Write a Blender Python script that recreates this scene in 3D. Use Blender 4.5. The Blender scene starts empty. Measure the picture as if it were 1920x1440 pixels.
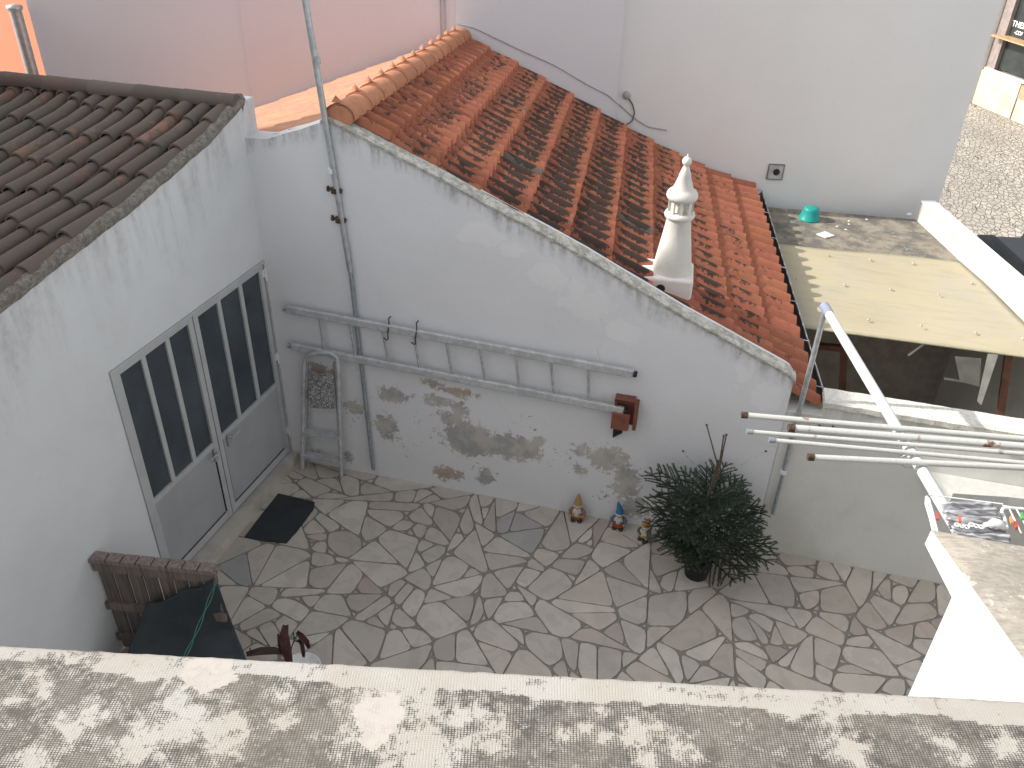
import bpy, bmesh, math, random
from mathutils import Vector, Matrix, noise
random.seed(7)
V = Vector
R_ = math.radians
sc = bpy.context.scene
col = sc.collection
# ------------------------------------------------------------------ camera
CAM = V((0, 0, 5.6)); FPX = 1600.0
_p, _r, _y = R_(33.5), R_(1.7), R_(-17.7)
_f = V((math.sin(_y)*math.cos(_p), math.cos(_y)*math.cos(_p), -math.sin(_p)))
_rt = V((math.cos(_y), -math.sin(_y), 0)); _up = _rt.cross(_f)
RT = _rt*math.cos(_r) + _up*math.sin(_r); UP = -_rt*math.sin(_r) + _up*math.cos(_r); FW = _f
cd = bpy.data.cameras.new('camera'); cam = bpy.data.objects.new('camera', cd); col.objects.link(cam)
M = Matrix((RT, UP, -FW)).transposed().to_4x4(); M.translation = CAM; cam.matrix_world = M
cd.sensor_width = 36; cd.lens = 36*FPX/1920; cd.clip_start = 0.05; cd.clip_end = 400
sc.camera = cam
# ------------------------------------------------------------------ sky, sun, exposure
SUN_AZ, SUN_EL = R_(13.5), R_(33.0)            # light travels towards +X, a little +Y
sdir = V((math.cos(SUN_AZ)*math.cos(SUN_EL), math.sin(SUN_AZ)*math.cos(SUN_EL), -math.sin(SUN_EL)))
w = bpy.data.worlds.new('World'); sc.world = w; w.use_nodes = True
nt = w.node_tree; bg = nt.nodes['Background']
sky = nt.nodes.new('ShaderNodeTexSky'); sky.sky_type = 'NISHITA'; sky.sun_disc = False
sky.sun_elevation = SUN_EL; sky.sun_rotation = math.atan2(-sdir.x, -sdir.y) % (2*math.pi)
sky.dust_density = 2.0
hs = nt.nodes.new('ShaderNodeHueSaturation'); hs.inputs['Saturation'].default_value = .17; hs.inputs['Value'].default_value = 1.0
nt.links.new(sky.outputs[0], hs.inputs['Color']); nt.links.new(hs.outputs[0], bg.inputs[0]); bg.inputs[1].default_value = 0.145
sd = bpy.data.lights.new('sun', 'SUN'); sd.energy = 2.6; sd.angle = R_(0.6); sd.color = (1, .95, .87)
so = bpy.data.objects.new('sun', sd); col.objects.link(so); so.rotation_euler = sdir.to_track_quat('-Z', 'Y').to_euler()
so.location = (-10, -3, 12)
sc.view_settings.view_transform = 'Standard'; sc.view_settings.look = 'None'
sc.view_settings.exposure = 1.04; sc.view_settings.gamma = 1
# ------------------------------------------------------------------ rays
def ray(u, v): return FW + RT*((u-960)/FPX) - UP*((v-720)/FPX)
def pl(u, v, p, n): d = ray(u, v); return CAM + d*((V(p)-CAM).dot(n)/d.dot(n))
def zp(u, v, z): return pl(u, v, (0, 0, z), V((0, 0, 1)))
class Fr:                                     # upright frame: u along, n away from the viewer, z up
    def __init__(s, o, deg):
        s.o = V((o[0], o[1], 0)); a = R_(deg); s.d = V((math.cos(a), math.sin(a), 0)); s.n = V((-s.d.y, s.d.x, 0)); s.a = a
    def P(s, u, n, z): q = s.o + s.d*u + s.n*n; return V((q.x, q.y, z))
    def px(s, u, v, off=0): q = pl(u, v, s.o + s.n*off, s.n); return ((q-s.o).dot(s.d), off, q.z)
FWl = Fr((-4.16, 5.92), 4.0)                  # gable wall
FLo = Fr((-4.84, 5.98), 5.3)
FL = Fr((-4.25, 0), 90)                       # left house wall, u = y, n = towards -x
FB = Fr((-.38, 11.58), 15.455)                # big white wall
FP = Fr((-4.2, 10.5), 14.6)                   # pinkish wall
# ------------------------------------------------------------------ mesh builder
class MB:
    def __init__(s): s.v = []; s.f = []; s.uv = {}; s.fc = []; s.sm = []; s.at = {}
    def add(s, vs, fs, c=None, smooth=False):
        b = len(s.v); s.v += [tuple(x) for x in vs]
        for f in fs: s.f.append(tuple(b+i for i in f)); s.fc.append(c if c is not None else 1.0); s.sm.append(smooth)
        return b
    def hexa(s, P, c=None):                   # 8 points: bottom 4 ccw, top 4 ccw
        s.add(P, [(3,2,1,0),(4,5,6,7),(0,1,5,4),(1,2,6,5),(2,3,7,6),(3,0,4,7)], c)
    def box(s, F, u0, u1, n0, n1, z0, z1, c=None):
        s.hexa([F.P(u0,n0,z0),F.P(u1,n0,z0),F.P(u1,n1,z0),F.P(u0,n1,z0),F.P(u0,n0,z1),F.P(u1,n0,z1),F.P(u1,n1,z1),F.P(u0,n1,z1)], c)
    def prism(s, poly, z0, z1, c=None):
        n = len(poly); P = [V((p[0],p[1],z0)) for p in poly]+[V((p[0],p[1],z1)) for p in poly]
        s.add(P, [tuple(range(n-1,-1,-1)), tuple(range(n,2*n))]+[(i,(i+1)%n,n+(i+1)%n,n+i) for i in range(n)], c)
    def tube(s, pts, r, n=10, cap=True, c=None, smooth=True):
        pts = [V(p) for p in pts]; m = len(pts)
        rs = r if isinstance(r, (list, tuple)) else [r]*m
        t0 = (pts[1]-pts[0]).normalized(); a = t0.orthogonal().normalized(); vs = []
        for i, p in enumerate(pts):
            t = (pts[min(i+1,m-1)]-pts[max(i-1,0)]).normalized(); a = (a - t*a.dot(t)).normalized(); b = t.cross(a)
            for k in range(n):
                th = 2*math.pi*k/n; vs.append(p+(a*math.cos(th)+b*math.sin(th))*rs[i])
        fs = [(i*n+k, i*n+(k+1)%n, (i+1)*n+(k+1)%n, (i+1)*n+k) for i in range(m-1) for k in range(n)]
        b0 = s.add(vs, fs, c, smooth)
        if cap: s.add([vs[k] for k in range(n)], [tuple(range(n-1,-1,-1))], c); s.add([vs[(m-1)*n+k] for k in range(n)], [tuple(range(n))], c)
    def lathe(s, prof, o, n=24, c=None, smooth=True, ax=None, sq=None):
        o = V(o); vs = []; m = len(prof); Q = ax or Matrix.Identity(3)
        for r, z in prof:
            for k in range(n):
                th = 2*math.pi*k/n; x, y = r*math.cos(th), r*math.sin(th)
                if sq: y *= sq
                vs.append(o+Q@V((x, y, z)))
        s.add(vs, [(i*n+k, i*n+(k+1)%n, (i+1)*n+(k+1)%n, (i+1)*n+k) for i in range(m-1) for k in range(n)], c, smooth)
        if prof[0][0] > 1e-4: s.add(vs[:n], [tuple(range(n-1,-1,-1))], c)
        if prof[-1][0] > 1e-4: s.add(vs[-n:], [tuple(range(n))], c)
    def blob(s, o, rad, n=12, m=8, c=None, Q=None):
        o = V(o); Q = Q or Matrix.Identity(3); vs = []
        for i in range(m+1):
            ph = math.pi*i/m
            for k in range(n):
                th = 2*math.pi*k/n
                vs.append(o+Q@V((rad[0]*math.sin(ph)*math.cos(th), rad[1]*math.sin(ph)*math.sin(th), -rad[2]*math.cos(ph))))
        s.add(vs, [(i*n+k, i*n+(k+1)%n, (i+1)*n+(k+1)%n, (i+1)*n+k) for i in range(m) for k in range(n)], c, True)
    def build(s, name, m, parent=None):
        me = bpy.data.meshes.new(name); me.from_pydata(s.v, [], s.f)
        if any(c != 1.0 for c in s.fc):
            a = me.attributes.new('tint', 'FLOAT_COLOR', 'CORNER'); i = 0; buf = []
            for f, c in zip(s.f, s.fc):
                cc = (c, c, c, 1) if isinstance(c, (int, float)) else (c[0], c[1], c[2], 1)
                buf += list(cc)*len(f)
            a.data.foreach_set('color', buf)
        if s.uv:
            u = me.uv_layers.new(name='UVMap'); buf = []
            for f in s.f:
                for i in f: buf += list(s.uv.get(i, (0, 5)))
            u.data.foreach_set('uv', buf)
        for k, d in s.at.items():
            a = me.attributes.new(k, 'FLOAT', 'POINT'); a.data.foreach_set('value', [d.get(i, 0.0) for i in range(len(s.v))])
        me.polygons.foreach_set('use_smooth', s.sm); me.materials.append(m); me.validate(); me.update()
        o = bpy.data.objects.new(name, me); col.objects.link(o)
        if parent is not None:
            o.parent = parent; o.matrix_parent_inverse = Matrix.Translation(-parent.location)
        return o
def tag(o, label=None, cat=None, group=None, kind=None):
    for k, x in (('label', label), ('category', cat), ('group', group), ('kind', kind)):
        if x: o[k] = x
    return o
def empty(name, loc, label, cat, group=None):
    o = bpy.data.objects.new(name, None); col.objects.link(o); o.location = loc; o.empty_display_size = .2
    return tag(o, label, cat, group)
# ------------------------------------------------------------------ node helper
class N:
    def __init__(s, name):
        s.m = bpy.data.materials.new(name); s.m.use_nodes = True; s.t = s.m.node_tree; s.b = s.t.nodes['Principled BSDF']
        s.b.inputs['Specular IOR Level'].default_value = .25
    def n(s, ty, **k):
        x = s.t.nodes.new('ShaderNode'+ty)
        for a, v in k.items():
            if hasattr(x, a): setattr(x, a, v)
        return x
    def put(s, sock, v):
        if hasattr(v, 'links') or hasattr(v, 'is_output'): s.t.links.new(v, sock)
        else: sock.default_value = v if not isinstance(v, tuple) or len(v) != 3 or sock.type == 'VECTOR' else (*v, 1)
    def math(s, op, a, b=0.0, c=None, clamp=False):
        x = s.n('Math', operation=op); x.use_clamp = clamp; s.put(x.inputs[0], a); s.put(x.inputs[1], b)
        if c is not None: s.put(x.inputs[2], c)
        return x.outputs[0]
    def mix(s, f, a, b, mode='MIX'):
        x = s.n('Mix'); x.data_type = 'RGBA'; x.blend_type = mode
        s.put(x.inputs[0], f); s.put(x.inputs[6], a); s.put(x.inputs[7], b); return x.outputs[2]
    def ramp(s, v, lo, hi, a=0.0, b=1.0):
        x = s.n('MapRange'); s.put(x.inputs[0], v)
        for i, q in enumerate((lo, hi, a, b)): x.inputs[i+1].default_value = q
        x.interpolation_type = 'SMOOTHSTEP'; return x.outputs[0]
    def co(s, kind='Object', scale=(1, 1, 1), rot=(0, 0, 0)):
        c = s.n('TexCoord'); mp = s.n('Mapping'); s.t.links.new(c.outputs[kind], mp.inputs[0])
        mp.inputs['Scale'].default_value = scale; mp.inputs['Rotation'].default_value = rot; return mp.outputs[0]
    def noise(s, vec, scale, detail=4, rough=.55, dist=0):
        x = s.n('TexNoise'); s.put(x.inputs['Vector'], vec); x.inputs['Scale'].default_value = scale
        x.inputs['Detail'].default_value = detail; x.inputs['Roughness'].default_value = rough; x.inputs['Distortion'].default_value = dist
        return x.outputs[0]
    def attr(s, name, o=2): x = s.n('Attribute', attribute_name=name); return x.outputs[o]
    def col(s, c): s.put(s.b.inputs['Base Color'], c)
    def rough(s, c): s.put(s.b.inputs['Roughness'], c)
    def bump(s, h, strength=.3, dist=.01):
        x = s.n('Bump'); x.inputs['Strength'].default_value = strength; x.inputs['Distance'].default_value = dist
        s.put(x.inputs['Height'], h); s.t.links.new(x.outputs[0], s.b.inputs['Normal'])
def uvxy(N_):
    c = N_.n('UVMap'); c.uv_map = 'UVMap'; x = N_.n('SeparateXYZ'); N_.t.links.new(c.outputs[0], x.inputs[0]); return x.outputs[0], x.outputs[1]
def plain(name, c, rough=.6, metal=0, var=.12, scale=8, bump=.1, bscale=60):
    m = N(name); v = m.co(); n1 = m.noise(v, scale, 5); d = tuple(x*(1-var*2) for x in c)
    m.col(m.mix(m.ramp(n1, .35, .7), c, d)); m.rough(rough); m.b.inputs['Metallic'].default_value = metal
    if bump: m.bump(m.noise(v, bscale, 4), bump, .004)
    return m.m
def plaster(name, base=(.74, .73, .71), top=0.0, damp=0.0, peel=False, streak=.0, tone=(.2, .2, .18), blot=.06, bump=.35, crack=0.0):
    m = N(name); v = m.co(); c = base
    big = m.noise(v, 1.3, 5, .6)
    c = m.mix(m.ramp(big, .38, .72, 0, blot*3), c, tuple(x*.82 for x in base))
    fine = m.noise(v, 22, 6, .7)
    c = m.mix(m.ramp(fine, .56, .75, 0, .22), c, tuple(x*.7 for x in base))
    wv = m.n('VectorMath', operation='ADD'); m.put(wv.inputs[0], v); nq = m.n('TexNoise'); m.put(nq.inputs['Vector'], v); nq.inputs['Scale'].default_value = 3.5; nq.inputs['Detail'].default_value = 6
    sv = m.n('VectorMath', operation='SCALE'); m.put(sv.inputs[0], nq.outputs['Color']); sv.inputs['Scale'].default_value = .45; m.put(wv.inputs[1], sv.outputs[0])
    vo = m.n('TexVoronoi'); vo.feature = 'DISTANCE_TO_EDGE'; m.put(vo.inputs['Vector'], wv.outputs[0]); vo.inputs['Scale'].default_value = .9
    ck_ = m.math('MULTIPLY', m.ramp(vo.outputs[0], .0015, .006, 1, 0), m.ramp(m.noise(v, .8, 3), .52, .6)); c = m.mix(m.math('MULTIPLY', ck_, crack), c, (.25, .25, .25))
    h = m.math('ADD', m.noise(v, 9, 5, .6), m.math('MULTIPLY', m.noise(v, 90, 3), .25))
    if top or streak:
        u, d = uvxy(m); cb = m.n('CombineXYZ'); m.put(cb.inputs[0], m.math('MULTIPLY', u, 11.0)); m.put(cb.inputs[1], m.math('MULTIPLY', d, 1.6))
        st = m.noise(cb.outputs[0], 1.0, 6, .65)
        cb2 = m.n('CombineXYZ'); m.put(cb2.inputs[0], m.math('MULTIPLY', u, 1.7)); m.put(cb2.inputs[1], m.math('MULTIPLY', d, .8))
        wide = m.noise(cb2.outputs[0], 1.0, 3)
        reach = m.math('MULTIPLY', m.ramp(wide, .3, .7, .35, 1.0), top if top else .3)
        fall = m.math('SUBTRACT', 1.0, m.math('DIVIDE', d, reach), clamp=True)
        mask = m.math('MULTIPLY', fall, m.ramp(st, .36, .66), clamp=True)
        mask = m.math('MULTIPLY', mask, m.ramp(fine, .3, .62, .35, 1.0))
        c = m.mix(m.math('MULTIPLY', mask, streak if streak else .8), c, tone)
    if damp:
        c = m.mix(m.math('MULTIPLY', m.ramp(m.noise(v, .9, 6, .7, .4), .45, .68), damp), c, (.47, .46, .38))
    if peel:
        a = m.attr('peel'); nz = m.noise(v, 13, 10, .78); n2 = m.noise(v, 42, 4, .6)
        k = m.math('ADD', a, m.math('MULTIPLY', m.math('SUBTRACT', nz, .5), 2.0)); k = m.math('ADD', k, m.math('MULTIPLY', m.math('SUBTRACT', n2, .5), .5))
        pm = m.ramp(k, .49, .525); halo = m.ramp(k, .36, .52, 0, .18)
        und = m.mix(m.ramp(m.noise(v, 5, 4), .4, .6), (.35, .345, .335), (.50, .465, .42))
        und = m.mix(m.ramp(m.noise(v, 30, 4), .4, .7, 0, .5), und, (.5, .47, .44))
        und = m.mix(m.math('MULTIPLY', m.attr('brick'), m.ramp(nz, .35, .5, 0, .8)), und, (.40, .27, .2))
        fk = m.ramp(m.math('ADD', m.attr('fresh'), m.math('MULTIPLY', m.math('SUBTRACT', m.noise(v, 7, 7, .7), .5), 1.6)), .5, .62); c = m.mix(m.math('MULTIPLY', fk, .45), c, (.80, .79, .785)); h = m.math('ADD', h, m.math('MULTIPLY', m.math('MULTIPLY', fk, m.noise(v, 38, 5, .7)), 1.6))
        c = m.mix(halo, c, (.5, .49, .47)); c = m.mix(pm, c, und)
        ck = m.attr('speck'); k2 = m.math('ADD', ck, m.math('MULTIPLY', m.math('SUBTRACT', m.noise(v, 26, 6, .7), .5), 1.6))
        c = m.mix(m.ramp(k2, .645, .69), c, (.27, .26, .26))
        h = m.math('SUBTRACT', h, m.math('MULTIPLY', pm, 1.8))
    m.col(c); m.rough(.85); m.bump(h, bump, .012); return m.m
# ---- materials
m_gable = plaster('plaster_gable', (.70, .70, .715), top=.26, streak=.9, peel=True, bump=.22, crack=.16)
m_left = plaster('plaster_left', (.66, .675, .685), top=.95, streak=.55, tone=(.3, .29, .27), blot=.13, bump=.28)
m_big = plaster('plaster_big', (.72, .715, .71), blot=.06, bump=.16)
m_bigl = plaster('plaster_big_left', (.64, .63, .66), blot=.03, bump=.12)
m_pink = plaster('plaster_pink', (.60, .56, .60), blot=.03, bump=.15)
m_orange = plaster('plaster_orange', (.6, .22, .13), blot=.04)
m_low = plaster('plaster_low', (.66, .655, .62), top=.35, streak=.5, damp=.45, peel=True)
m_bright = plaster('plaster_bright', (.8, .79, .76), blot=.06, bump=.5)
m_chim = plaster('plaster_chimney', (.66, .64, .59), blot=.2, bump=.6)
m_block = plaster('plaster_block', (.74, .70, .67), blot=.12, bump=.6)
m_dirty = plaster('plaster_parapet', (.62, .60, .55), top=.3, streak=.45, tone=(.22, .21, .18), blot=.2, bump=.6)
def cement(name, a=(.36, .34, .3), b=(.62, .6, .55), k=(.1, .1, .09), s=14):
    m = N(name); v = m.co(); n1 = m.noise(v, s, 8, .75); n2 = m.noise(v, s*3, 5, .7)
    c = m.mix(m.ramp(n1, .4, .62), a, b); c = m.mix(m.ramp(n2, .56, .66, 0, .75), c, k)
    m.col(c); m.rough(.95); m.bump(m.math('ADD', n1, n2), .7, .012); return m.m
m_cap = cement('cement_cap'); m_lowcap = cement('cement_low_cap', (.66, .64, .57), (.78, .76, .7), (.2, .18, .15), 22)
m_verge = cement('lichen_mortar', (.17, .15, .13), (.30, .28, .25), (.05, .05, .045), 24)
m_alu = plain('scratched_aluminium', (.52, .53, .53), .45, .4, .15, 30, .2)
m_galv = plain('galvanised_steel', (.5, .53, .55), .38, .65, .12, 20, .1)
m_galvd = plain('grey_conduit', (.34, .38, .41), .5, .4, .12, 20, .1)
m_white = plain('white_paint', (.78, .78, .76), .45, 0, .08, 20, .1)
m_door = plain('grey_door_paint', (.38, .39, .40), .4, .0, .05, 3, .04)
m_frame = plain('door_frame_aluminium', (.50, .51, .51), .4, .1, .05, 6, .04)
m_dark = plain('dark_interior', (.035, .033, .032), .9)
m_rubber = plain('black_rubber', (.03, .03, .032), .8, 0, .2, 20, .4, 200)
m_brownwood = plain('brown_painted_wood', (.16, .075, .05), .6, 0, .2, 6)
def pipe_mat(name, base, rustamt):
    m = N(name); v = m.co(); r = m.ramp(m.noise(v, 5, 5, .6), .62-rustamt, .68-rustamt)
    fl = m.ramp(m.noise(v, 60, 5, .7), .5, .7, 0, .35)
    c = m.mix(fl, base, tuple(x*.55 for x in base)); c = m.mix(r, c, (.2, .09, .055)); m.col(c); m.rough(.6); m.bump(m.noise(v, 80, 4), .25, .003)
    return m.m
m_bar = pipe_mat('weathered_white_pipe', (.55, .55, .52), .0)
m_beam = pipe_mat('worn_white_pipe', (.66, .67, .65), -.06)
def glass(name, c=(.02, .026, .032), r=.12):
    m = N(name); v = m.co(); m.col(m.mix(m.ramp(m.noise(v, 2, 3), .3, .8), c, tuple(x*1.6 for x in c))); m.rough(r)
    m.b.inputs['Specular IOR Level'].default_value = .5; return m.m
m_glass = glass('dark_frosted_glass', (.04, .05, .06), .16)
m_glass2 = glass('shop_glass', (.03, .034, .034), .06)
# ================================================================== ground
def floor_poly_clip(poly, p, n):              # keep side (x-p).n <= 0
    out = []
    for i in range(len(poly)):
        a, b = poly[i], poly[(i+1) % len(poly)]
        da = (a[0]-p[0])*n[0]+(a[1]-p[1])*n[1]; db = (b[0]-p[0])*n[0]+(b[1]-p[1])*n[1]
        if da <= 0: out.append(a)
        if (da < 0 < db) or (db < 0 < da):
            t = da/(da-db); out.append((a[0]+(b[0]-a[0])*t, a[1]+(b[1]-a[1])*t))
    return out
def area(p): return abs(sum(p[i][0]*p[(i+1) % len(p)][1]-p[(i+1) % len(p)][0]*p[i][1] for i in range(len(p))))/2
rnd = random.Random(21)
court = [(-4.2, -.2), (2.7, 1.7), (2.7, 6.42), (-4.2, 5.93)]
seeds = [(rnd.uniform(-4.2, 2.7), rnd.uniform(0, 6.4)) for _ in range(34)]
cells = []
for i, s_ in enumerate(seeds):
    poly = court
    for j, q in enumerate(seeds):
        if i == j: continue
        dx, dy = q[0]-s_[0], q[1]-s_[1]; poly = floor_poly_clip(poly, (s_[0]+dx*.5, s_[1]+dy*.5), (dx, dy))
        if len(poly) < 3: break
    if len(poly) >= 3: cells.append(poly)
def split(p, lim):
    A_ = area(p)
    if A_ < lim: return [p]
    best = max(((math.hypot(p[a][0]-p[b][0], p[a][1]-p[b][1]), a, b) for a in range(len(p)) for b in range(a)))
    ax = math.atan2(p[best[1]][1]-p[best[2]][1], p[best[1]][0]-p[best[2]][0]); a = ax+rnd.gauss(0, .62)
    t = rnd.uniform(.34, .66); o = (p[best[1]][0]*(1-t)+p[best[2]][0]*t, p[best[1]][1]*(1-t)+p[best[2]][1]*t); n_ = (math.cos(a), math.sin(a))
    A = floor_poly_clip(p, o, n_); B = floor_poly_clip(p, o, (-n_[0], -n_[1]))
    if len(A) < 3 or len(B) < 3: return [p]
    f = lambda: rnd.choice((.14, .12, .10, .08, .055, .035))
    return split(A, f())+split(B, f())
stones = []
for c_ in cells:
    for c2 in split(c_, .1):
        if area(c2) > .02:
            for _k in range(2):
                if rnd.random() > .5: continue
                i = rnd.randrange(len(c2)); v0, va, vb = V((*c2[i], 0)), V((*c2[i-1], 0)), V((*c2[(i+1) % len(c2)], 0))
                ea, eb = va-v0, vb-v0
                if min(ea.length, eb.length) < .04: continue
                la = rnd.uniform(.035, .1); pa_ = v0+ea.normalized()*min(la, ea.length*.6); pb_ = v0+eb.normalized()*min(la*rnd.uniform(.6, 1.5), eb.length*.6)
                nn = V((-(pb_-pa_).y, (pb_-pa_).x, 0)); nn = nn if nn.dot(v0-pa_) > 0 else -nn
                A = floor_poly_clip(c2, (pa_.x, pa_.y), (nn.x, nn.y)); B = floor_poly_clip(c2, (pa_.x, pa_.y), (-nn.x, -nn.y))
                if len(A) > 2 and len(B) > 2: stones.append(B if area(B) < area(A) else A); c2 = A if area(A) >= area(B) else B
        stones.append(c2)
def inset(p, d):
    n = len(p); sg = 1 if sum(p[i][0]*p[(i+1) % n][1]-p[(i+1) % n][0]*p[i][1] for i in range(n)) > 0 else -1
    q = p
    for i in range(n):
        a, b = p[i], p[(i+1) % n]; L = math.hypot(b[0]-a[0], b[1]-a[1])
        if L < 1e-4: continue
        nx, ny = (b[1]-a[1])/L*sg, -(b[0]-a[0])/L*sg
        dd = d*rnd.uniform(.6, 1.5)
        q = floor_poly_clip(q, (a[0]-nx*dd, a[1]-ny*dd), (nx, ny))
        if len(q) < 3: return None
    return q
mb = MB()
for p in stones:
    q = inset(p, .006)
    if not q or area(q) < .0004: continue
    pts = []; n = len(q)
    for i in range(n):                        # slightly irregular, chipped edges
        a, b = V((*q[i], 0)), V((*q[(i+1) % n], 0)); L = (b-a).length; k = max(1, int(L/.045))
        for j in range(k):
            t = j/k; pt = a.lerp(b, t); nz = noise.noise(pt*14)*.005
            if j == 0: pt = pt + ((V((*q[i-1], 0))-a).normalized()+(b-a).normalized())*min(.012, L*.15)
            d = (b-a).normalized() if L > 1e-5 else V((1, 0, 0)); pts.append(pt+V((-d.y, d.x, 0))*nz)
    cx = sum(x.x for x in pts)/len(pts); cy = sum(x.y for x in pts)/len(pts)
    r = rnd.random(); g = rnd.uniform(.84, 1.08)
    warm = max(0, min(1, (cx+.2)/2.2)); 
    if r < .03+.2*warm: c = (.46*g, .385*g, .34*g)
    elif r < .035+.2*warm: c = (.36*g, .35*g, .345*g)
    elif r < .45: c = (.50*g, .445*g, .385*g)
    else: c = (.55*g, .50*g, .44*g)
    if (cx+1.75)**2+(cy-5.8)**2 < .05: c = (.38, .365, .35)
    h = rnd.uniform(.0, .005); top = [V((x.x, x.y, .005+h)) for x in pts]; lo = [V((x.x+(x.x-cx)*.004, x.y+(x.y-cy)*.004, -.01)) for x in pts]
    m_ = len(top); mb.add(top+lo, [tuple(range(m_))]+[(m_+i, m_+(i+1) % m_, (i+1) % m_, i) for i in range(m_)], c)
mm = N('marble_flags'); v = mm.co(); t = mm.attr('tint', 0)
vn = mm.noise(v, 5, 8, .6, 1.2); c = mm.mix(mm.ramp(vn, .5, .58, 0, .22), t, (.28, .26, .25))
c = mm.mix(mm.ramp(mm.noise(v, 2.2, 5, .6), .35, .75, 0, .4), c, (.34, .31, .28)); c = mm.mix(mm.ramp(mm.noise(v, 60, 4, .7), .62, .7, 0, .35), c, (.2, .19, .18))
mm.col(c); mm.rough(.6); mm.bump(mm.noise(v, 30, 4), .12, .003)
tag(mb.build('courtyard_paving', mm.m), kind='structure')
mb = MB(); mb.prism([(-4.6, -.4), (2.9, 1.6), (2.9, 6.5), (-4.6, 6.3)], -.06, -.003)
mg = N('grout'); v = mg.co(); mg.col(mg.mix(mg.noise(v, 9, 6, .7), (.19, .175, .155), (.30, .275, .245))); mg.rough(.95); mg.bump(mg.noise(v, 80, 4), .4, .004)
tag(mb.build('paving_bed', mg.m), kind='structure')
# street cobbles and base ground
mb = MB(); mb.add([(-80, -60, -.81), (120, -60, -.81), (120, 140, -.81), (-80, 140, -.81)], [(0, 1, 2, 3)])
mc = N('cobbles'); v = mc.co(scale=(1.5, .8, 1), rot=(0, 0, .25)); vo = mc.n('TexVoronoi'); vo.feature = 'DISTANCE_TO_EDGE'; mc.put(vo.inputs['Vector'], v); vo.inputs['Scale'].default_value = 6.5
vo2 = mc.n('TexVoronoi'); mc.put(vo2.inputs['Vector'], v); vo2.inputs['Scale'].default_value = 6.5
j = mc.ramp(vo.outputs[0], .02, .1); sep = mc.n('SeparateColor'); mc.t.links.new(vo2.outputs['Color'], sep.inputs[0])
st = mc.mix(sep.outputs[0], (.42, .385, .33), (.52, .48, .42)); st = mc.mix(mc.ramp(mc.noise(v, .5, 5), .4, .7, 0, .5), st, (.25, .23, .21))
mc.col(mc.mix(j, (.33, .3, .26), st)); mc.rough(.85); mc.bump(mc.math('ADD', j, mc.math('MULTIPLY', mc.noise(v, 20, 4), .3)), .9, .05)
tag(mb.build('cobbled_street', mc.m), kind='structure')
# ================================================================== walls
def wallgrid(mb, F, top, u0, u1, z0, step=.06, amp=.004, thick=.2, zfun=None, n0=0.0):
    """front sheet as an uneven grid; top = function u -> z"""
    nu = max(1, int((u1-u0)/step)); zs = max(1, int((top(u0)-z0)/step)) if zfun is None else zfun
    idx = []
    for i in range(nu+1):
        u = u0+(u1-u0)*i/nu; tz = top(u)
        for k in range(zs+1):
            z = z0+(tz-z0)*k/zs; nz = noise.noise(V((u*1.7, z*1.7, F.o.x)))*amp*1.6+noise.noise(V((u*6, z*6, 3)))*amp*.5
            e = min(1, k/3, (zs-k)/3, i/3, (nu-i)/3); mb.v.append(tuple(F.P(u, n0+nz*e, z))); j = len(mb.v)-1; mb.uv[j] = (u, tz-z); idx.append((j, u, z))
    for i in range(nu):
        for k in range(zs):
            a = idx[i*(zs+1)+k][0]; b = idx[(i+1)*(zs+1)+k][0]; mb.f.append((a, b, b+1, a+1)); mb.fc.append(1.0); mb.sm.append(True)
    # back, ends, top
    n1 = n0+thick
    for i in range(nu):
        ua = u0+(u1-u0)*i/nu; ub = u0+(u1-u0)*(i+1)/nu
        mb.add([F.P(ua, n1, z0), F.P(ub, n1, z0), F.P(ub, n1, top(ub)), F.P(ua, n1, top(ua)), F.P(ua, n0, top(ua)), F.P(ub, n0, top(ub))], [(1, 0, 3, 2), (4, 5, 2, 3)])
    for u, fl in ((u0, 0), (u1, 1)):
        q = [F.P(u, n0, z0), F.P(u, n1, z0), F.P(u, n1, top(u)), F.P(u, n0, top(u))]; mb.add(q, [(0, 1, 2, 3) if fl else (3, 2, 1, 0)])
    return idx
def interp(pts):
    def f(u):
        if u <= pts[0][0]: return pts[0][1]
        for a, b in zip(pts, pts[1:]):
            if u <= b[0]: return a[1]+(b[1]-a[1])*(u-a[0])/(b[0]-a[0])
        return pts[-1][1]
    return f
# ---- gable wall with flaking plaster
gp = [FWl.px(*p) for p in [(500, 262), (560, 244), (612, 224), (640, 237), (860, 355), (1093, 481), (1280, 593), (1484, 706)]]
gtop = interp([(p[0], p[2]) for p in gp]); GU1 = FWl.px(1487, 720)[0]
def gt2(u): return gtop(u)+noise.noise(V((u*2.2, 0, 0)))*.012 - (max(0, u-(GU1-.06))/.06)**2*.05
mb = MB(); idx = wallgrid(mb, FWl, gt2, -.12, GU1, -.02, .04, .005, .2, zfun=64)
peels = [((597, 690), .10, .07, .9, 1), ((630, 700), .05, .12, .8, 1), ((668, 765), .13, .10, .8, 0), ((735, 742), .17, .09, .85, 0), ((725, 800), .14, .16, .8, 0), ((860, 735), .18, .05, .9, 1), ((808, 718), .1, .05, .8, 1),
 ((822, 752), .26, .08, .75, 0), ((850, 785), .16, .10, .8, 0), ((885, 825), .26, .18, 1.1, 0), ((960, 838), .28, .14, 1.05, 0), ((838, 888), .16, .10, .85, 1), ((912, 895), .10, .12, .8, 0), ((860, 770), .1, .14, .8, 0),
 ((1010, 828), .08, .06, .8, 0), ((1090, 845), .12, .1, .72, 0), ((1140, 860), .22, .16, .85, 0), ((1175, 905), .14, .22, .85, 0), ((1190, 950), .16, .16, .75, 0), ((1085, 880), .1, .1, .6, 0), ((590, 845), .1, .05, .7, 0), ((655, 858), .07, .07, .9, 0), ((575, 740), .06, .1, .6, 0)]
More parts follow.
